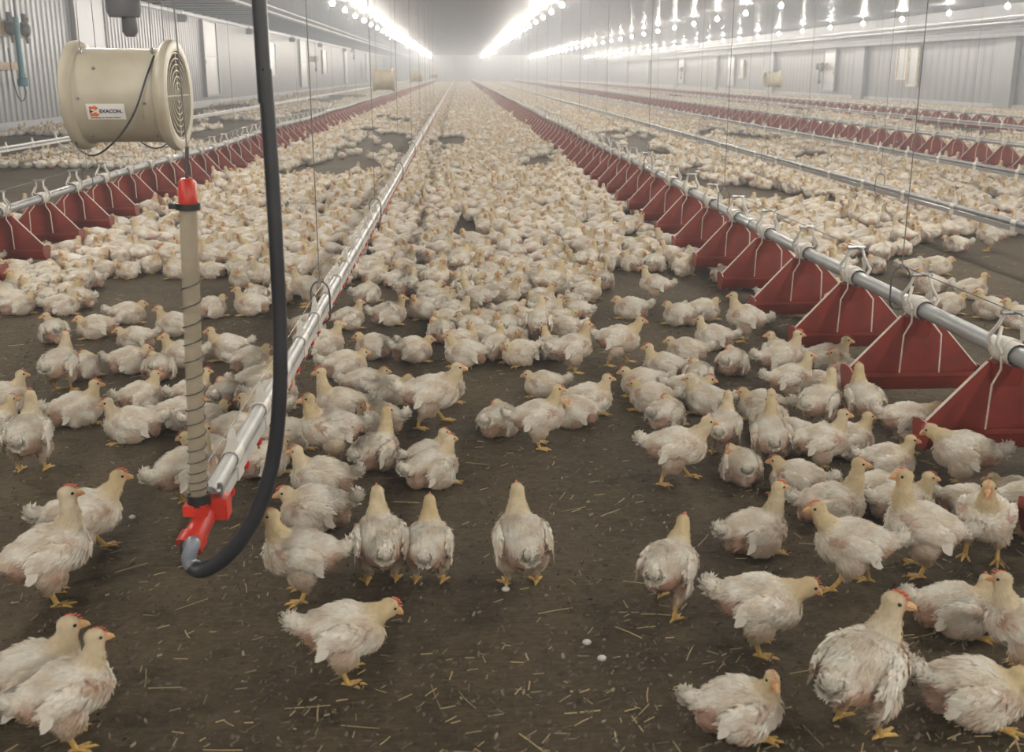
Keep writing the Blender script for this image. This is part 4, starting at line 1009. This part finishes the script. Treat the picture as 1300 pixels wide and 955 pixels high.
# px, py of the ground contact, direction (0 right, 90 away, 180 left, 270 to the camera), pose, scale, label
NEAR = [
 (440,858,2,'lowered',1.0,'white chicken stepping right with lowered head at the bottom centre of the open floor'),
 (962,822,5,'lowered',1.05,'white chicken walking right with drooping head, alone right of the open floor'),
 (1090,925,62,'turned',1.22,'large white chicken seen from behind looking right at the bottom edge'),
 (1235,905,8,'resting',1.08,'white chicken with tail to the left at the bottom right edge'),
 (1298,852,172,'alert',1.0,'white chicken facing left, cut by the right edge near the bottom'),
 (1213,796,10,'looking',1.0,'sitting chicken with its head turned away, lower right of the floor'),
 (938,925,12,'watching',.95,'chicken at the bottom edge whose back and head just show'),
 (1078,742,186,'walking',1.05,'white chicken standing with head turned left, red flank, right side'),
 (1172,722,188,'stretched',1.1,'big white chicken standing tall facing left before the dim brown one'),
 (1252,708,265,'alert',1.1,'chicken facing the camera at right, head straight on above a brownish body'),
 (1300,700,20,'alert',1.0,'chicken looking right at the right edge behind the frontal one'),
 (1075,660,12,'longneck',1.05,'chicken sitting with long raised neck facing right, right of centre'),
 (1148,655,15,'sitting',.98,'red combed chicken with raised neck behind the tall left-facing one'),
 (958,695,30,'longneck',1.0,'chicken with yellow head raised, sitting left edge of the right group'),
 (1208,655,4,'resting',.9,'chicken low behind the big left-facing bird, only back and red comb showing'),
 (1205,610,165,'lowered',1.08,'white chicken leaning left below the nearest red pan'),
 (858,610,6,'walking',1.05,'chicken walking right with raised head, alone before the moving crowd'),
 (917,575,80,'alert',.95,'chicken seen from behind just right of the walking one'),
 (975,600,95,'alert',1.0,'chicken standing with its back turned in the blurred crowd'),
 (1012,572,200,'sitting',1.0,'chicken sitting in the crowd below the third red pan facing left'),
 (1052,598,10,'alert',.95,'chicken facing right in the crowd behind the long-necked sitter'),
 (1092,545,110,'alert',1.05,'tall chicken seen from behind in front of the second red pan'),
 (1040,545,60,'alert',1.0,'chicken seen obliquely from behind, left of the tall one by the pan'),
 (1005,512,10,'alert',.95,'chicken with raised head facing right at the back of the blurred crowd'),
 (950,528,170,'resting',1.0,'chicken resting facing left behind the blurred crowd'),
 (905,522,172,'sitting',.95,'chicken facing left at the top of the blurred crowd'),
 (975,548,88,'sitting',1.0,'sitting chicken seen from behind in the middle of the blurred crowd'),
 (1072,575,30,'sitting',1.0,'sitting chicken right of centre in the blurred crowd below the pans'),
 (1000,618,160,'resting',1.0,'chicken lying at the lower edge of the blurred crowd'),
 (955,602,100,'tucked',.95,'fluffy chicken seen from behind, lower left of the blurred crowd'),
 (1035,505,175,'resting',1.0,'chicken resting before the third red pan, in the back of the blurred crowd'),
 (1125,605,10,'sitting',.95,'chicken looking right behind the long-necked sitter'),
 (1262,640,175,'resting',.95,'chicken resting at right, behind the frontal one'),
 (1140,572,20,'lowered',1.0,'chicken with head down beside the nearest red pan'),
 (1118,640,35,'resting',.9,'chicken with back hidden behind the long-necked sitter'),
 (848,772,70,'walking',1.0,'chicken walking away to the right in the empty middle floor'),
 (662,742,100,'alert',1.1,'chicken standing alone with its back turned at the middle of the floor'),
 (542,742,85,'alert',.95,'right one of two chickens with backs turned beside the front left group'),
 (488,742,95,'alert',1.05,'left one of two chickens with backs turned beside the front left group'),
 (385,758,176,'alert',1.05,'white chicken standing facing left right beside the black hose loop'),
 (400,668,172,'resting',1.1,'plump white chicken sitting facing left, right of the hose bend'),
 (408,628,168,'sitting',1.05,'chicken sitting facing left behind the plump one beside the hose'),
 (424,588,190,'alert',1.1,'standing chicken facing left with a red bare flank near the drinker pipe'),
 (468,590,50,'longneck',1.0,'chicken sitting half away with a yellow foot out, right of the drinker pipe'),
 (368,570,20,'resting',1.0,'chicken wedged between hose and drinker pipe facing right'),
 (550,612,35,'sitting',1.0,'sitting chicken alone on open floor with one foot out to the right'),
 (545,592,30,'sitting',.85,'chicken hidden behind the lone sitter, only its head showing'),
 (540,540,4,'walking',1.12,'big chicken striding right with outstretched neck at front of the centre crowd'),
 (432,530,178,'longneck',1.05,'chicken with raised head facing left at the front of the crowd'),
 (466,500,8,'resting',1.0,'chicken resting facing right behind the raised-head one'),
 (505,508,5,'resting',1.0,'chicken facing right squeezed behind the striding one'),
 (553,508,8,'sitting',1.0,'chicken with raised head right above the striding one'),
 (634,548,60,'tucked',1.0,'chicken sitting half away with fluffed rear, between striding bird and standing one'),
 (684,566,5,'alert',1.0,'chicken standing facing right on both legs, right of the fluffed sitter'),
 (728,538,172,'tucked',1.0,'sitting chicken with a bare red rear, right beside the standing one'),
 (748,522,5,'sitting',1.0,'chicken with raised neck facing right behind the red-rear one'),
 (690,500,178,'resting',.9,'chicken resting facing left behind the standing one'),
 (815,500,175,'resting',1.0,'chicken resting facing left, left end of the right middle group'),
 (830,518,160,'resting',1.0,'chicken sitting low, pinkish flank, in the right middle group'),
 (846,540,55,'tucked',.95,'small sitting chicken seen from behind with bare red rear, right middle group'),
 (878,510,0,'resting',1.0,'chicken resting facing right behind the walking one'),
 (100,536,8,'sitting',1.05,'chicken sitting upright facing right with red comb, on open floor at left'),
 (168,556,176,'sitting',1.05,'chicken sitting facing left with a yellow foot out, left floor'),
 (190,516,20,'sitting',.95,'chicken sitting behind the left-facing one with head up, left floor'),
 (235,540,5,'resting',1.0,'chicken resting facing right just left of the clear tube'),
 (238,512,20,'sitting',.9,'chicken with raised head half hidden by the clear tube'),
 (293,512,70,'tucked',1.0,'chicken seen from behind just right of the clear tube'),
 (322,500,10,'sitting',1.0,'chicken facing right beneath the start of the hose'),
 (265,545,30,'resting',.95,'chicken lying under the drinker pipe right of the clear tube'),
 (330,535,160,'resting',1.0,'chicken lying in the shade under the hose'),
 (345,598,30,'resting',.95,'chicken lying close behind the hose loop'),
 (350,515,10,'sitting',1.0,'chicken with raised head just left of the hose'),
 (490,545,150,'tucked',1.0,'chicken hidden between the raised-head one and the striding one'),
 (8,520,10,'sitting',1.0,'chicken facing right at the left edge, rear one of two'),
 (-6,556,10,'sitting',1.0,'chicken facing right at the left edge, front one of two'),
 (42,598,75,'alert',1.12,'large chicken with its back turned near the left edge'),
 (112,702,6,'walking',1.1,'white chicken facing right with raised head, behind the big one at left'),
 (68,758,10,'stretched',1.15,'big white chicken with bare brown flank standing at the left edge'),
 (46,890,8,'sitting',1.18,'chicken with red comb facing right at the bottom left corner, rear one'),
 (92,940,8,'alert',1.0,'chicken facing right at the bottom left, nearest to the camera'),
 (240,640,30,'alert',1.1,'tall chicken standing behind the clear tube'),
 (262,590,150,'resting',1.0,'chicken resting right behind the clear tube'),
 (300,560,20,'resting',1.0,'chicken beneath the drinker pipe end, between tube and hose'),
 (82,494,62,'alert',1.05,'standing chicken with brown bare rear at the front of the left crowd'),
 (152,472,10,'resting',1.0,'chicken facing right beside the brown-rear one, front of the left crowd'),
 (203,478,80,'tucked',1.0,'fluffy chicken seen from behind at the front of the left crowd'),
 (120,476,40,'tucked',.95,'chicken with hidden head between the brown-rear and the right-facing one'),
 (236,462,176,'sitting',1.0,'chicken facing left just left of the clear tube, front of the left crowd'),
 (285,455,176,'sitting',1.0,'chicken facing left just right of the clear tube, front of the left crowd'),
 (320,470,20,'resting',1.0,'chicken resting between clear tube and hose, front of the left crowd'),
 (70,432,100,'looking',1.0,'chicken sitting apart with turned head on the bare floor at left'),
 (122,426,172,'resting',1.0,'chicken facing left beside the one sitting apart at left'),
 (164,408,6,'resting',1.0,'chicken facing right behind the pair on the left floor'),
 (222,423,176,'sitting',1.0,'chicken facing left with a foot out, nearest left of the tube'),
 (172,440,170,'resting',.95,'chicken in the row behind the brown-rear one'),
 (25,398,20,'resting',1.0,'chicken on the left edge behind the bare floor'),
 (80,398,8,'resting',1.0,'chicken with pink side, second from the left edge'),
 (8,380,90,'tucked',1.0,'chicken seen from behind at the left edge below the red pans'),
 (310,362,170,'tucked',1.0,'fluffy chicken alone left of the hose'),
 (316,398,175,'sitting',1.0,'chicken with lifted head left of the hose, on bare floor'),
 (272,400,30,'resting',1.0,'chicken resting just right of the clear tube at mid height'),
 (466,384,40,'tucked',1.0,'fluffy chicken sitting apart right of the drinker pipe'),
 (495,411,4,'sitting',1.0,'chicken facing right, sitting apart right of the drinker pipe'),
 (537,403,200,'looking',1.0,'chicken with turned head beside the one facing right'),
 (560,430,100,'tucked',1.0,'round white chicken with hidden head, left edge of the centre crowd'),
 (522,456,6,'resting',1.0,'chicken facing right below the round white one'),
 (478,452,160,'resting',1.0,'chicken resting right of the drinker hanger'),
 (590,462,178,'sitting',1.0,'chicken with raised head facing left at the front of the centre crowd'),
 (443,416,20,'sitting',.95,'chicken looking right just beside the red nipples'),
 (412,450,5,'sitting',1.05,'chicken with raised head drinking beside the pipe'),
 (440,478,12,'resting',1.05,'chicken resting below the drinking one'),
 (390,388,178,'alert',1.0,'standing chicken facing left behind the drinker pipe'),
 (392,425,10,'resting',1.0,'chicken in the shade between hose and drinker pipe'),
 (785,462,4,'walking',1.05,'chicken walking right with head up, front of the crowd before the pans'),
 (727,470,20,'alert',1.0,'standing chicken with a bare red rear, left of the walking one'),
 (800,402,176,'resting',1.0,'chicken sitting apart facing left on bare floor before the pans'),
 (830,384,178,'alert',.95,'standing chicken facing left with raised head before the pans'),
 (765,366,90,'tucked',1.0,'fluffy chicken with hidden head at the right tip of the centre crowd'),
 (862,411,150,'resting',1.0,'chicken in front of the fourth pan, first of three'),
 (893,405,30,'resting',1.0,'chicken in front of the fourth pan, second of three'),
 (905,441,176,'sitting',1.0,'chicken with head stretched left before the third pan'),
 (870,458,178,'resting',1.0,'chicken facing left before the third pan, lower of two'),
 (848,480,176,'sitting',1.0,'chicken with comb facing left, front of the group before the pans'),
 (945,432,170,'alert',1.05,'tall chicken standing under the fourth red pan'),
 (930,472,70,'tucked',1.0,'fluffy white chicken with its back turned before the third pan'),
 (880,486,80,'tucked',.95,'chicken seen from behind under the group before the pans'),
 (1040,462,4,'sitting',1.05,'chicken facing right beneath the third red pan'),
 (985,462,100,'looking',1.0,'chicken looking at the camera left of the third red pan'),
 (1030,416,60,'longneck',1.0,'chicken with raised head between two red pans'),
 (990,486,15,'alert',1.0,'standing chicken left of the second red pan'),
 (1075,486,175,'sitting',.95,'chicken facing left in the gap before the second red pan'),
 (1180,372,175,'sitting',1.0,'chicken facing left just beyond the near feed pipe'),
 (1232,378,20,'sitting',1.0,'chicken with raised head beyond the near feed pipe, right of the hanger'),
 (1255,402,170,'sitting',1.0,'chicken facing left beyond the nearest pipe clip'),
 (1292,415,190,'sitting',1.0,'chicken beyond the feed pipe at the right edge'),
 (1205,396,20,'resting',1.0,'chicken resting behind the feed pipe clips'),
 (1110,346,90,'tucked',1.0,'round chicken behind the near hanger loop'),
 (1160,350,15,'resting',1.0,'chicken in the row beyond the feed pipe, left of the bare floor'),
 (1190,346,5,'resting',1.0,'chicken at the right end of the row beyond the feed pipe'),
 (1254,318,178,'alert',1.05,'standing chicken beyond the bare floor at right, facing left'),
 (1212,318,178,'resting',1.0,'chicken resting left of the standing one beyond the bare floor'),
]
PANS = [(XB, phB - 3 * PS + PS * i) for i in range(60)] + [(XA, phA - 4 * PS + PS * i) for i in range(60)]
def clear_pan(x, y, m=.10):
    for (a, q) in PANS:
        if abs(x - a) < .20 + m * .8 and abs(y - q) < .05 + m:
            dx = (.20 + m * .8) - abs(x - a); dy = (.05 + m) - abs(y - q)
            if dy < dx: return x, q + (.05 + m) * (1 if y > q else -1)
            return a + (.20 + m * .8) * (1 if x > a else -1), y
    return x, y
def dist2d(o, h1, q, h2):
    """gap between two birds seen as capsules along their headings"""
    best = 9
    for u in (-.045, 0, .05):
        for w in (-.045, 0, .05):
            best = min(best, sqrt((o[0] + cos(h1) * u - q[0] - cos(h2) * w) ** 2 + (o[1] + sin(h1) * u - q[1] - sin(h2) * w) ** 2))
    return best
NP = [[*at(px, py)[:2], facing(px, dg_), sc2] for (px, py, dg_, pose, sc2, lab) in NEAR]
def relax(P, its, need=.100, fixed=0):
    for it in range(its):
        moved = False
        for i in range(len(P)):
            for j in range(i + 1, len(P)):
                a, c = P[i], P[j]
                if abs(a[0] - c[0]) > .3 or abs(a[1] - c[1]) > .3: continue
                d = dist2d(a, a[2], c, c[2]); nd = need * (a[3] + c[3]) / 2
                if d < nd:
                    vx, vy = c[0] - a[0], c[1] - a[1]; l = sqrt(vx * vx + vy * vy) + 1e-6; m = (nd - d) * .5
                    if j >= fixed > i: c[0] += vx / l * m * 2; c[1] += vy / l * m * 2
                    else: a[0] -= vx / l * m; a[1] -= vy / l * m; c[0] += vx / l * m; c[1] += vy / l * m
                    moved = True
        for a in P[fixed:]:
            a[0], a[1] = clear_pan(a[0], a[1], .085)
        if not moved: break
relax(NP, 30)
for (x, y, rz, s2), (px, py, dg_, pose, s, lab) in zip(NP, NEAR):
    chicken_at(x, y, rz, pose, lab, 'chickens on the floor near the camera', True, s)

# the crowd: where the floor is free of birds (polygons given on the photograph, kept as places on the ground)
def inside(px, py, poly):
    c = False; n = len(poly)
    for i in range(n):
        x1, y1 = poly[i]; x2, y2 = poly[i - 1]
        if (y1 > py) != (y2 > py) and px < (x2 - x1) * (py - y1) / (y2 - y1) + x1: c = not c
    return c
EDGE = [(-400,380),(0,396),(100,400),(112,352),(300,352),(335,395),(420,372),(455,355),(520,372),(560,405),(575,440),(640,462),(700,462),(715,440),(735,400),(745,365),(760,345),(842,345),(900,352),(960,372),(1000,400),(1060,440),(1061,330),(1130,330),(1200,300),(1300,300),(1800,300)]
def edge(px):
    for i in range(len(EDGE) - 1):
        if EDGE[i][0] <= px < EDGE[i + 1][0]:
            t = (px - EDGE[i][0]) / (EDGE[i + 1][0] - EDGE[i][0]); return EDGE[i][1] + t * (EDGE[i + 1][1] - EDGE[i][1])
    return 300
BARE = [[(415,202),(440,182),(500,172),(530,182),(520,205),(470,215),(430,212)], [(535,178),(585,174),(600,182),(580,196),(550,200)], [(335,225),(420,205),(440,216),(360,232)],
        [(745,172),(800,165),(838,176),(835,196),(790,200),(760,190)], [(650,205),(700,198),(712,210),(690,220),(655,218)], [(720,270),(850,275),(850,315),(735,310)],
        [(112,352),(310,352),(310,372),(112,370)], [(-60,402),(50,402),(50,480),(-60,480)], [(440,265),(470,262),(480,275),(445,280)], [(880,168),(930,165),(935,178),(885,180)], [(340,290),(400,290),(398,312),(340,312)],
        [(1135,335),(1200,322),(1400,330),(1400,420),(1250,372)], [(1000,200),(1050,196),(1060,208),(1010,212)]]
def free(x, y, jit=0):
    px, py = proj((x, y, 0))
    if py > edge(px): return False
    for b in BARE:
        if inside(px + jit, py, b): return rnd.random() < .07
    return True
def leftside(x): return x < XA - .2
cand = []
for _ in range(60000):
    y = 2.9 + 6.0 * rnd.random(); x = (rnd.random() - .5) * 1.25 * y + .10 * y
    cand.append((x, y))
crowd = []
cell = {}
def near(x, y, r):
    i, j = int(x // .2), int(y // .2)
    for a in range(i - 1, i + 2):
        for b in range(j - 1, j + 2):
            for (u, w) in cell.get((a, b), ()):
                if (u - x) ** 2 + (w - y) ** 2 < r * r: return True
    return False
def addc(x, y): cell.setdefault((int(x // .2), int(y // .2)), []).append((x, y))
for (x, y) in PLACED: addc(x, y)
for (x, y) in cand:
    q = proj((x, y, 0))
    if q[0] < -60 or q[0] > 1360 or q[1] < 150: continue
    if not free(x, y): continue
    if leftside(x) and rnd.random() > .02 + .10 * (vnoise(np.array([x * .9]), np.array([y * .6]))[0] > .6): continue
    if clear_pan(x, y, .07) != (x, y): continue
    if y > 7.0 and vnoise(np.array([x * 1.1 + 5]), np.array([y * .5]))[0] < .16: continue
    if near(x, y, .132 if y > 4 else .138): continue
    addc(x, y); crowd.append((x, y))
crowd.sort(key=lambda c: c[1])
NSOLO = 300 - len(NEAR)
solo, rest = crowd[:NSOLO], crowd[NSOLO:]
def zone(x):
    return ('left of the left feed line' if x < XA else 'between left feed line and clear tube' if x < XA + (XW - XA) * .5 else 'between left feed line and drinker pipe' if x < XW
            else 'between drinker pipe and right pans' if x < XB else 'beyond the right feed pipe')
solo_info = []
PW = [('resting', .36), ('sitting', .22), ('tucked', .17), ('looking', .13), ('alert', .06), ('turned', .03), ('walking', .03)]
def pick(r):
    for n_, w_ in PW:
        if r < w_: return n_
        r -= w_
    return 'resting'
groups = {}
ALLP = [list(q) for q in NP] + [[x, y, rnd.random() * 6.283, 1.0] for (x, y) in solo]
relax(ALLP, 6, .098, len(NP))
for i, (x, y, a, _) in enumerate(ALLP[len(NP):]):
    pose = pick(rnd.random()); px, _ = proj((x, y, 0))
    groups.setdefault((zone(x), int((i) // 45)), []).append((px, x, y, a, pose))
BAND = ['front', 'second', 'third', 'fourth', 'fifth', 'rear']
DESC = {'resting': 'resting', 'sitting': 'sitting upright', 'tucked': 'head tucked', 'looking': 'head turned', 'alert': 'standing', 'turned': 'standing sideways', 'walking': 'walking', 'lowered': 'head down'}
for (zn, bd_), L_ in groups.items():
    L_.sort()
    for k_, (px, x, y, a, pose) in enumerate(L_):
        lab = '%s chicken from the left, %s, %s row %s' % (ordinal(k_), DESC[pose], BAND[min(bd_, 5)], zn)
        chicken_at(x, y, a, pose, lab, 'crowd chickens ' + zn, y < 3.9, .93 + .10 * rnd.random())
print('near', len(NEAR), 'solo', len(solo), 'to y', solo[-1][1] if solo else 0, 'rest', len(rest))

# ------------------------------------------------------------------ the rest of the flock, past counting
def lod(pose, seed, voxel):
    p = POSES[pose]; S, B, nk, Rh, hd, Rb = skel(p)
    for s in (-1, 1): S.append((B((-.006, s * .054, .006)), (.054, .014, .030), rotm(-s * .1, .2)))
    S.append((B((-.108, 0, .032)), (.022, .014, .014), None))
    v, f, t, nr = remesh(S, voxel, 2)
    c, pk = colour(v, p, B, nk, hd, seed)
    fr = ((v - hd) @ Rh)[:, 0]; m = (fr > .016) & (np.linalg.norm(v - hd, axis=1) < .04); c[m] = (.58, .26, .12)
    rs = np.random.RandomState(seed); v = v + nr * (rs.rand(len(v), 1) - .5) * .007
    c = c * (.74 + .12 * rs.rand(len(v), 1))
    return v, t, c
def lodlow(pose, seed, I, J):
    p = POSES[pose]; hb = p['hb']; S, B, nk, Rh, hd, Rb = skel(p); rs = np.random.RandomState(seed)
    bl = [(I, (.088, .060, .056), B((-.004, 0, 0)), rotm(0, p['bp']), (.60, .555, .475)), (I, (.024, .020, .034), (hd + nk[1]) / 2, Rh, (.53, .43, .29))]
    if J is not None:
        bl += [(J, (.030, .020, .020), B((-.100, 0, .030)), None, (.66, .62, .54)), (J, (.014, .008, .008), hd + Rh @ np.array((.020, 0, -.002)), Rh, (.58, .30, .15)), (J, (.034, .030, .030), (nk[0] + nk[1]) / 2, None, (.58, .52, .41))]
        for q in (-1, 1): bl.append((J, (.050, .016, .030), B((-.008, q * .052, .008)), rotm(-q * .1, .2), (.68, .64, .56)))
        if pose == 'tucked': bl.append((J, (.030, .040, .026), B((-.07, 0, -.012)), None, (.58, .33, .24)))
    V, T, K = [], [], []; n = 0
    for (g, r, c, rm, col) in bl:
        v = g[0] * np.array(r) * (1 + .08 * (rs.rand(len(g[0]), 1) - .5))
        if rm is not None: v = v @ rm.T
        V.append(v + np.array(c)); T.append(np.array(g[1]) + n); K.append(np.tile(col, (len(v), 1)) * (.94 + .1 * rs.rand(len(v), 1))); n += len(v)
    return np.concatenate(V), np.concatenate(T), np.concatenate(K)
LODS = [[lod(ps, 500 + i * 3 + j, .0105) for i, ps in enumerate(('resting', 'sitting', 'tucked', 'looking', 'alert')) for j in range(2)],
        [lodlow(ps, 600 + i, ICO, ICO1) for i, ps in enumerate(('resting', 'sitting', 'tucked', 'looking', 'alert'))],
        [lodlow(ps, 1, ICO1, None) for ps in ('resting', 'sitting', 'alert')]]
print('lod verts', [len(l[0][0]) for l in LODS])
AV, AT, AC = [], [], []; tot = 0
def stamp(level, x, y):
    global tot
    L_ = LODS[level]; r = NR.rand()
    if level == 0: i = int(min(.999, r) * 8.4); i = min(i, 9)
    elif level == 1: i = min(int(r * 4.3), 4)
    else: i = 0 if r < .5 else (1 if r < .93 else 2)
    v, t, c = L_[i]; a = NR.rand() * 6.283; s = .86 + .14 * NR.rand()
    ca, sa = cos(a) * s, sin(a) * s
    w = np.stack([v[:, 0] * ca - v[:, 1] * sa + x, v[:, 0] * sa + v[:, 1] * ca + y, v[:, 2] * s - .004], 1)
    AV.append(w); AT.append(t + tot); AC.append(np.clip(c * np.array((1., .985, .985)) * (.84 + .16 * NR.rand()), 0, .9)); tot += len(v)
for (x, y) in rest: stamp(0, x, y)
def field(y0, y1, pitch, level, drop):
    n_ = 0; y = y0; row = 0
    while y < y1:
        xl = max(XL + .25, -.62 * y - 1); xr = min(XR - .35, .70 * y + 1)
        x = xl + (row % 2) * pitch * .5
        while x < xr:
            xx = x + (NR.rand() - .5) * pitch * .55; yy = y + (NR.rand() - .5) * pitch * .55
            x += pitch
            nz = vnoise(np.array([xx * .75 + 3]), np.array([yy * .33]))[0] * .7 + vnoise(np.array([xx * 2.1]), np.array([yy * .9]))[0] * .3
            if nz < drop: continue
            if leftside(xx):
                if nz < (.74 if yy < 13 else .50): continue
            if level < 2 and not free(xx, yy): continue
            if min(abs(xx - q) for q in (XA, XB, XC, XD)) < .06: continue
            if yy < 34 and any(abs(xx - q) < .27 and min((yy - p0) % PS, (p0 - yy) % PS) < .115 for q, p0 in ((XA, phA), (XB, phB), (XC, 6.3), (XD, 10.3))): continue
            if level == 0 and near(xx, yy, .125): continue
            stamp(level, xx, yy); n_ += 1
        y += pitch * .87; row += 1
    return n_
n1 = field(8.9, 12, .142, 0, .25); n2 = field(12, 30, .155, 1, .30); n3 = field(30, 60, .20, 2, .25) + field(60, YF - 2.4, .27, 2, .22)
# birds beyond the sampled near wedge, at its sides
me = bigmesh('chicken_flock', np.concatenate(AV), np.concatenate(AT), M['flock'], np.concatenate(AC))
me.polygons.foreach_set('use_smooth', [True] * len(me.polygons))
print('flock', n1, n2, n3, 'verts', tot)
tag(link('chicken_flock', me), 'thousands of white chickens covering the floor to the far wall', 'chickens', None, 'stuff')

# ------------------------------------------------------------------ straw and crumbs on the litter
sv, st_, scol = [], [], []; n = 0
def strip(x, y, a, L_, w, h, col, z0=None):
    global n
    z = (float(relief(x, y)) if z0 is None else z0) + .0005; dx, dy = cos(a), sin(a); t1 = rnd.uniform(0, .006); b = rnd.uniform(-.25, .25)
    pts = [(-.5, 0), (0, b * .15), (.5, 0)]
    for i, (u, k_) in enumerate(pts):
        cx, cy = x + dx * u * L_ - dy * k_ * L_, y + dy * u * L_ + dx * k_ * L_; cz = z + t1 * (u + .5) + h
        for (s, hh) in ((1, -h), (0, h * .7), (-1, -h)): sv.append((cx - dy * w * s, cy + dx * w * s, cz + hh))
        scol.extend([col] * 3)
    for i in range(2):
        k_ = n + i * 3
        st_.extend([(k_, k_ + 3, k_ + 4), (k_, k_ + 4, k_ + 1), (k_ + 1, k_ + 4, k_ + 5), (k_ + 1, k_ + 5, k_ + 2)])
    n += 9
for _ in range(5200):
    y = 1.3 + 5.5 * rnd.random() ** 1.5; x = (rnd.random() - .5) * 1.5 * y + .1 * y
    cl = vnoise(np.array([x * 3.]), np.array([y * 3.]))[0]
    if rnd.random() > .25 + cl: continue
    r = rnd.random(); c = (.40, .30, .15) if r < .35 else (.26, .20, .115) if r < .7 else (.11, .08, .05)
    k_ = rnd.uniform(.7, 1.15); strip(x, y, rnd.gauss(.2, .9), rnd.uniform(.008, .03) if r > .06 else rnd.uniform(.04, .085), rnd.uniform(.0007, .0017), .0009, tuple(q * k_ for q in c))
for _ in range(15000):
    y = 1.3 + 4.0 * rnd.random() ** 1.4; x = (rnd.random() - .5) * 1.5 * y + .1 * y
    r = rnd.random(); c = (.045, .031, .019) if r < .5 else (.10, .078, .05) if r < .97 else (.27, .22, .15)
    strip(x, y, rnd.gauss(.1, 1.2), rnd.uniform(.003, .012), rnd.uniform(.0010, .0035), rnd.uniform(.001, .0028), c)
me = bigmesh('straw_litter', np.array(sv), np.array(st_), M['straw'], np.array(scol))
tag(link('straw_litter', me), 'loose straw stalks and crumbs scattered over the brown litter', 'straw', None, 'stuff')
for i, (px, py) in enumerate(((745, 817), (764, 840), (168, 656), (642, 752))):
    g = at(px, py); b = MB(); b.ell((0, 0, 0), (.0095, .007, .006), nu=10, nv=7)
    o = put('pebble', b, M['white'], None, loc=(g.x, g.y, float(relief(g.x, g.y)) + .004)); tag(o, ('small pale pebble on the bare floor, left one at the bottom', 'small pale pebble on the bare floor, lower right one', 'small pale pebble before the left-facing pair of chickens', 'small pale pebble beside the chicken with its back turned')[i], 'pebble', 'pale pebbles')
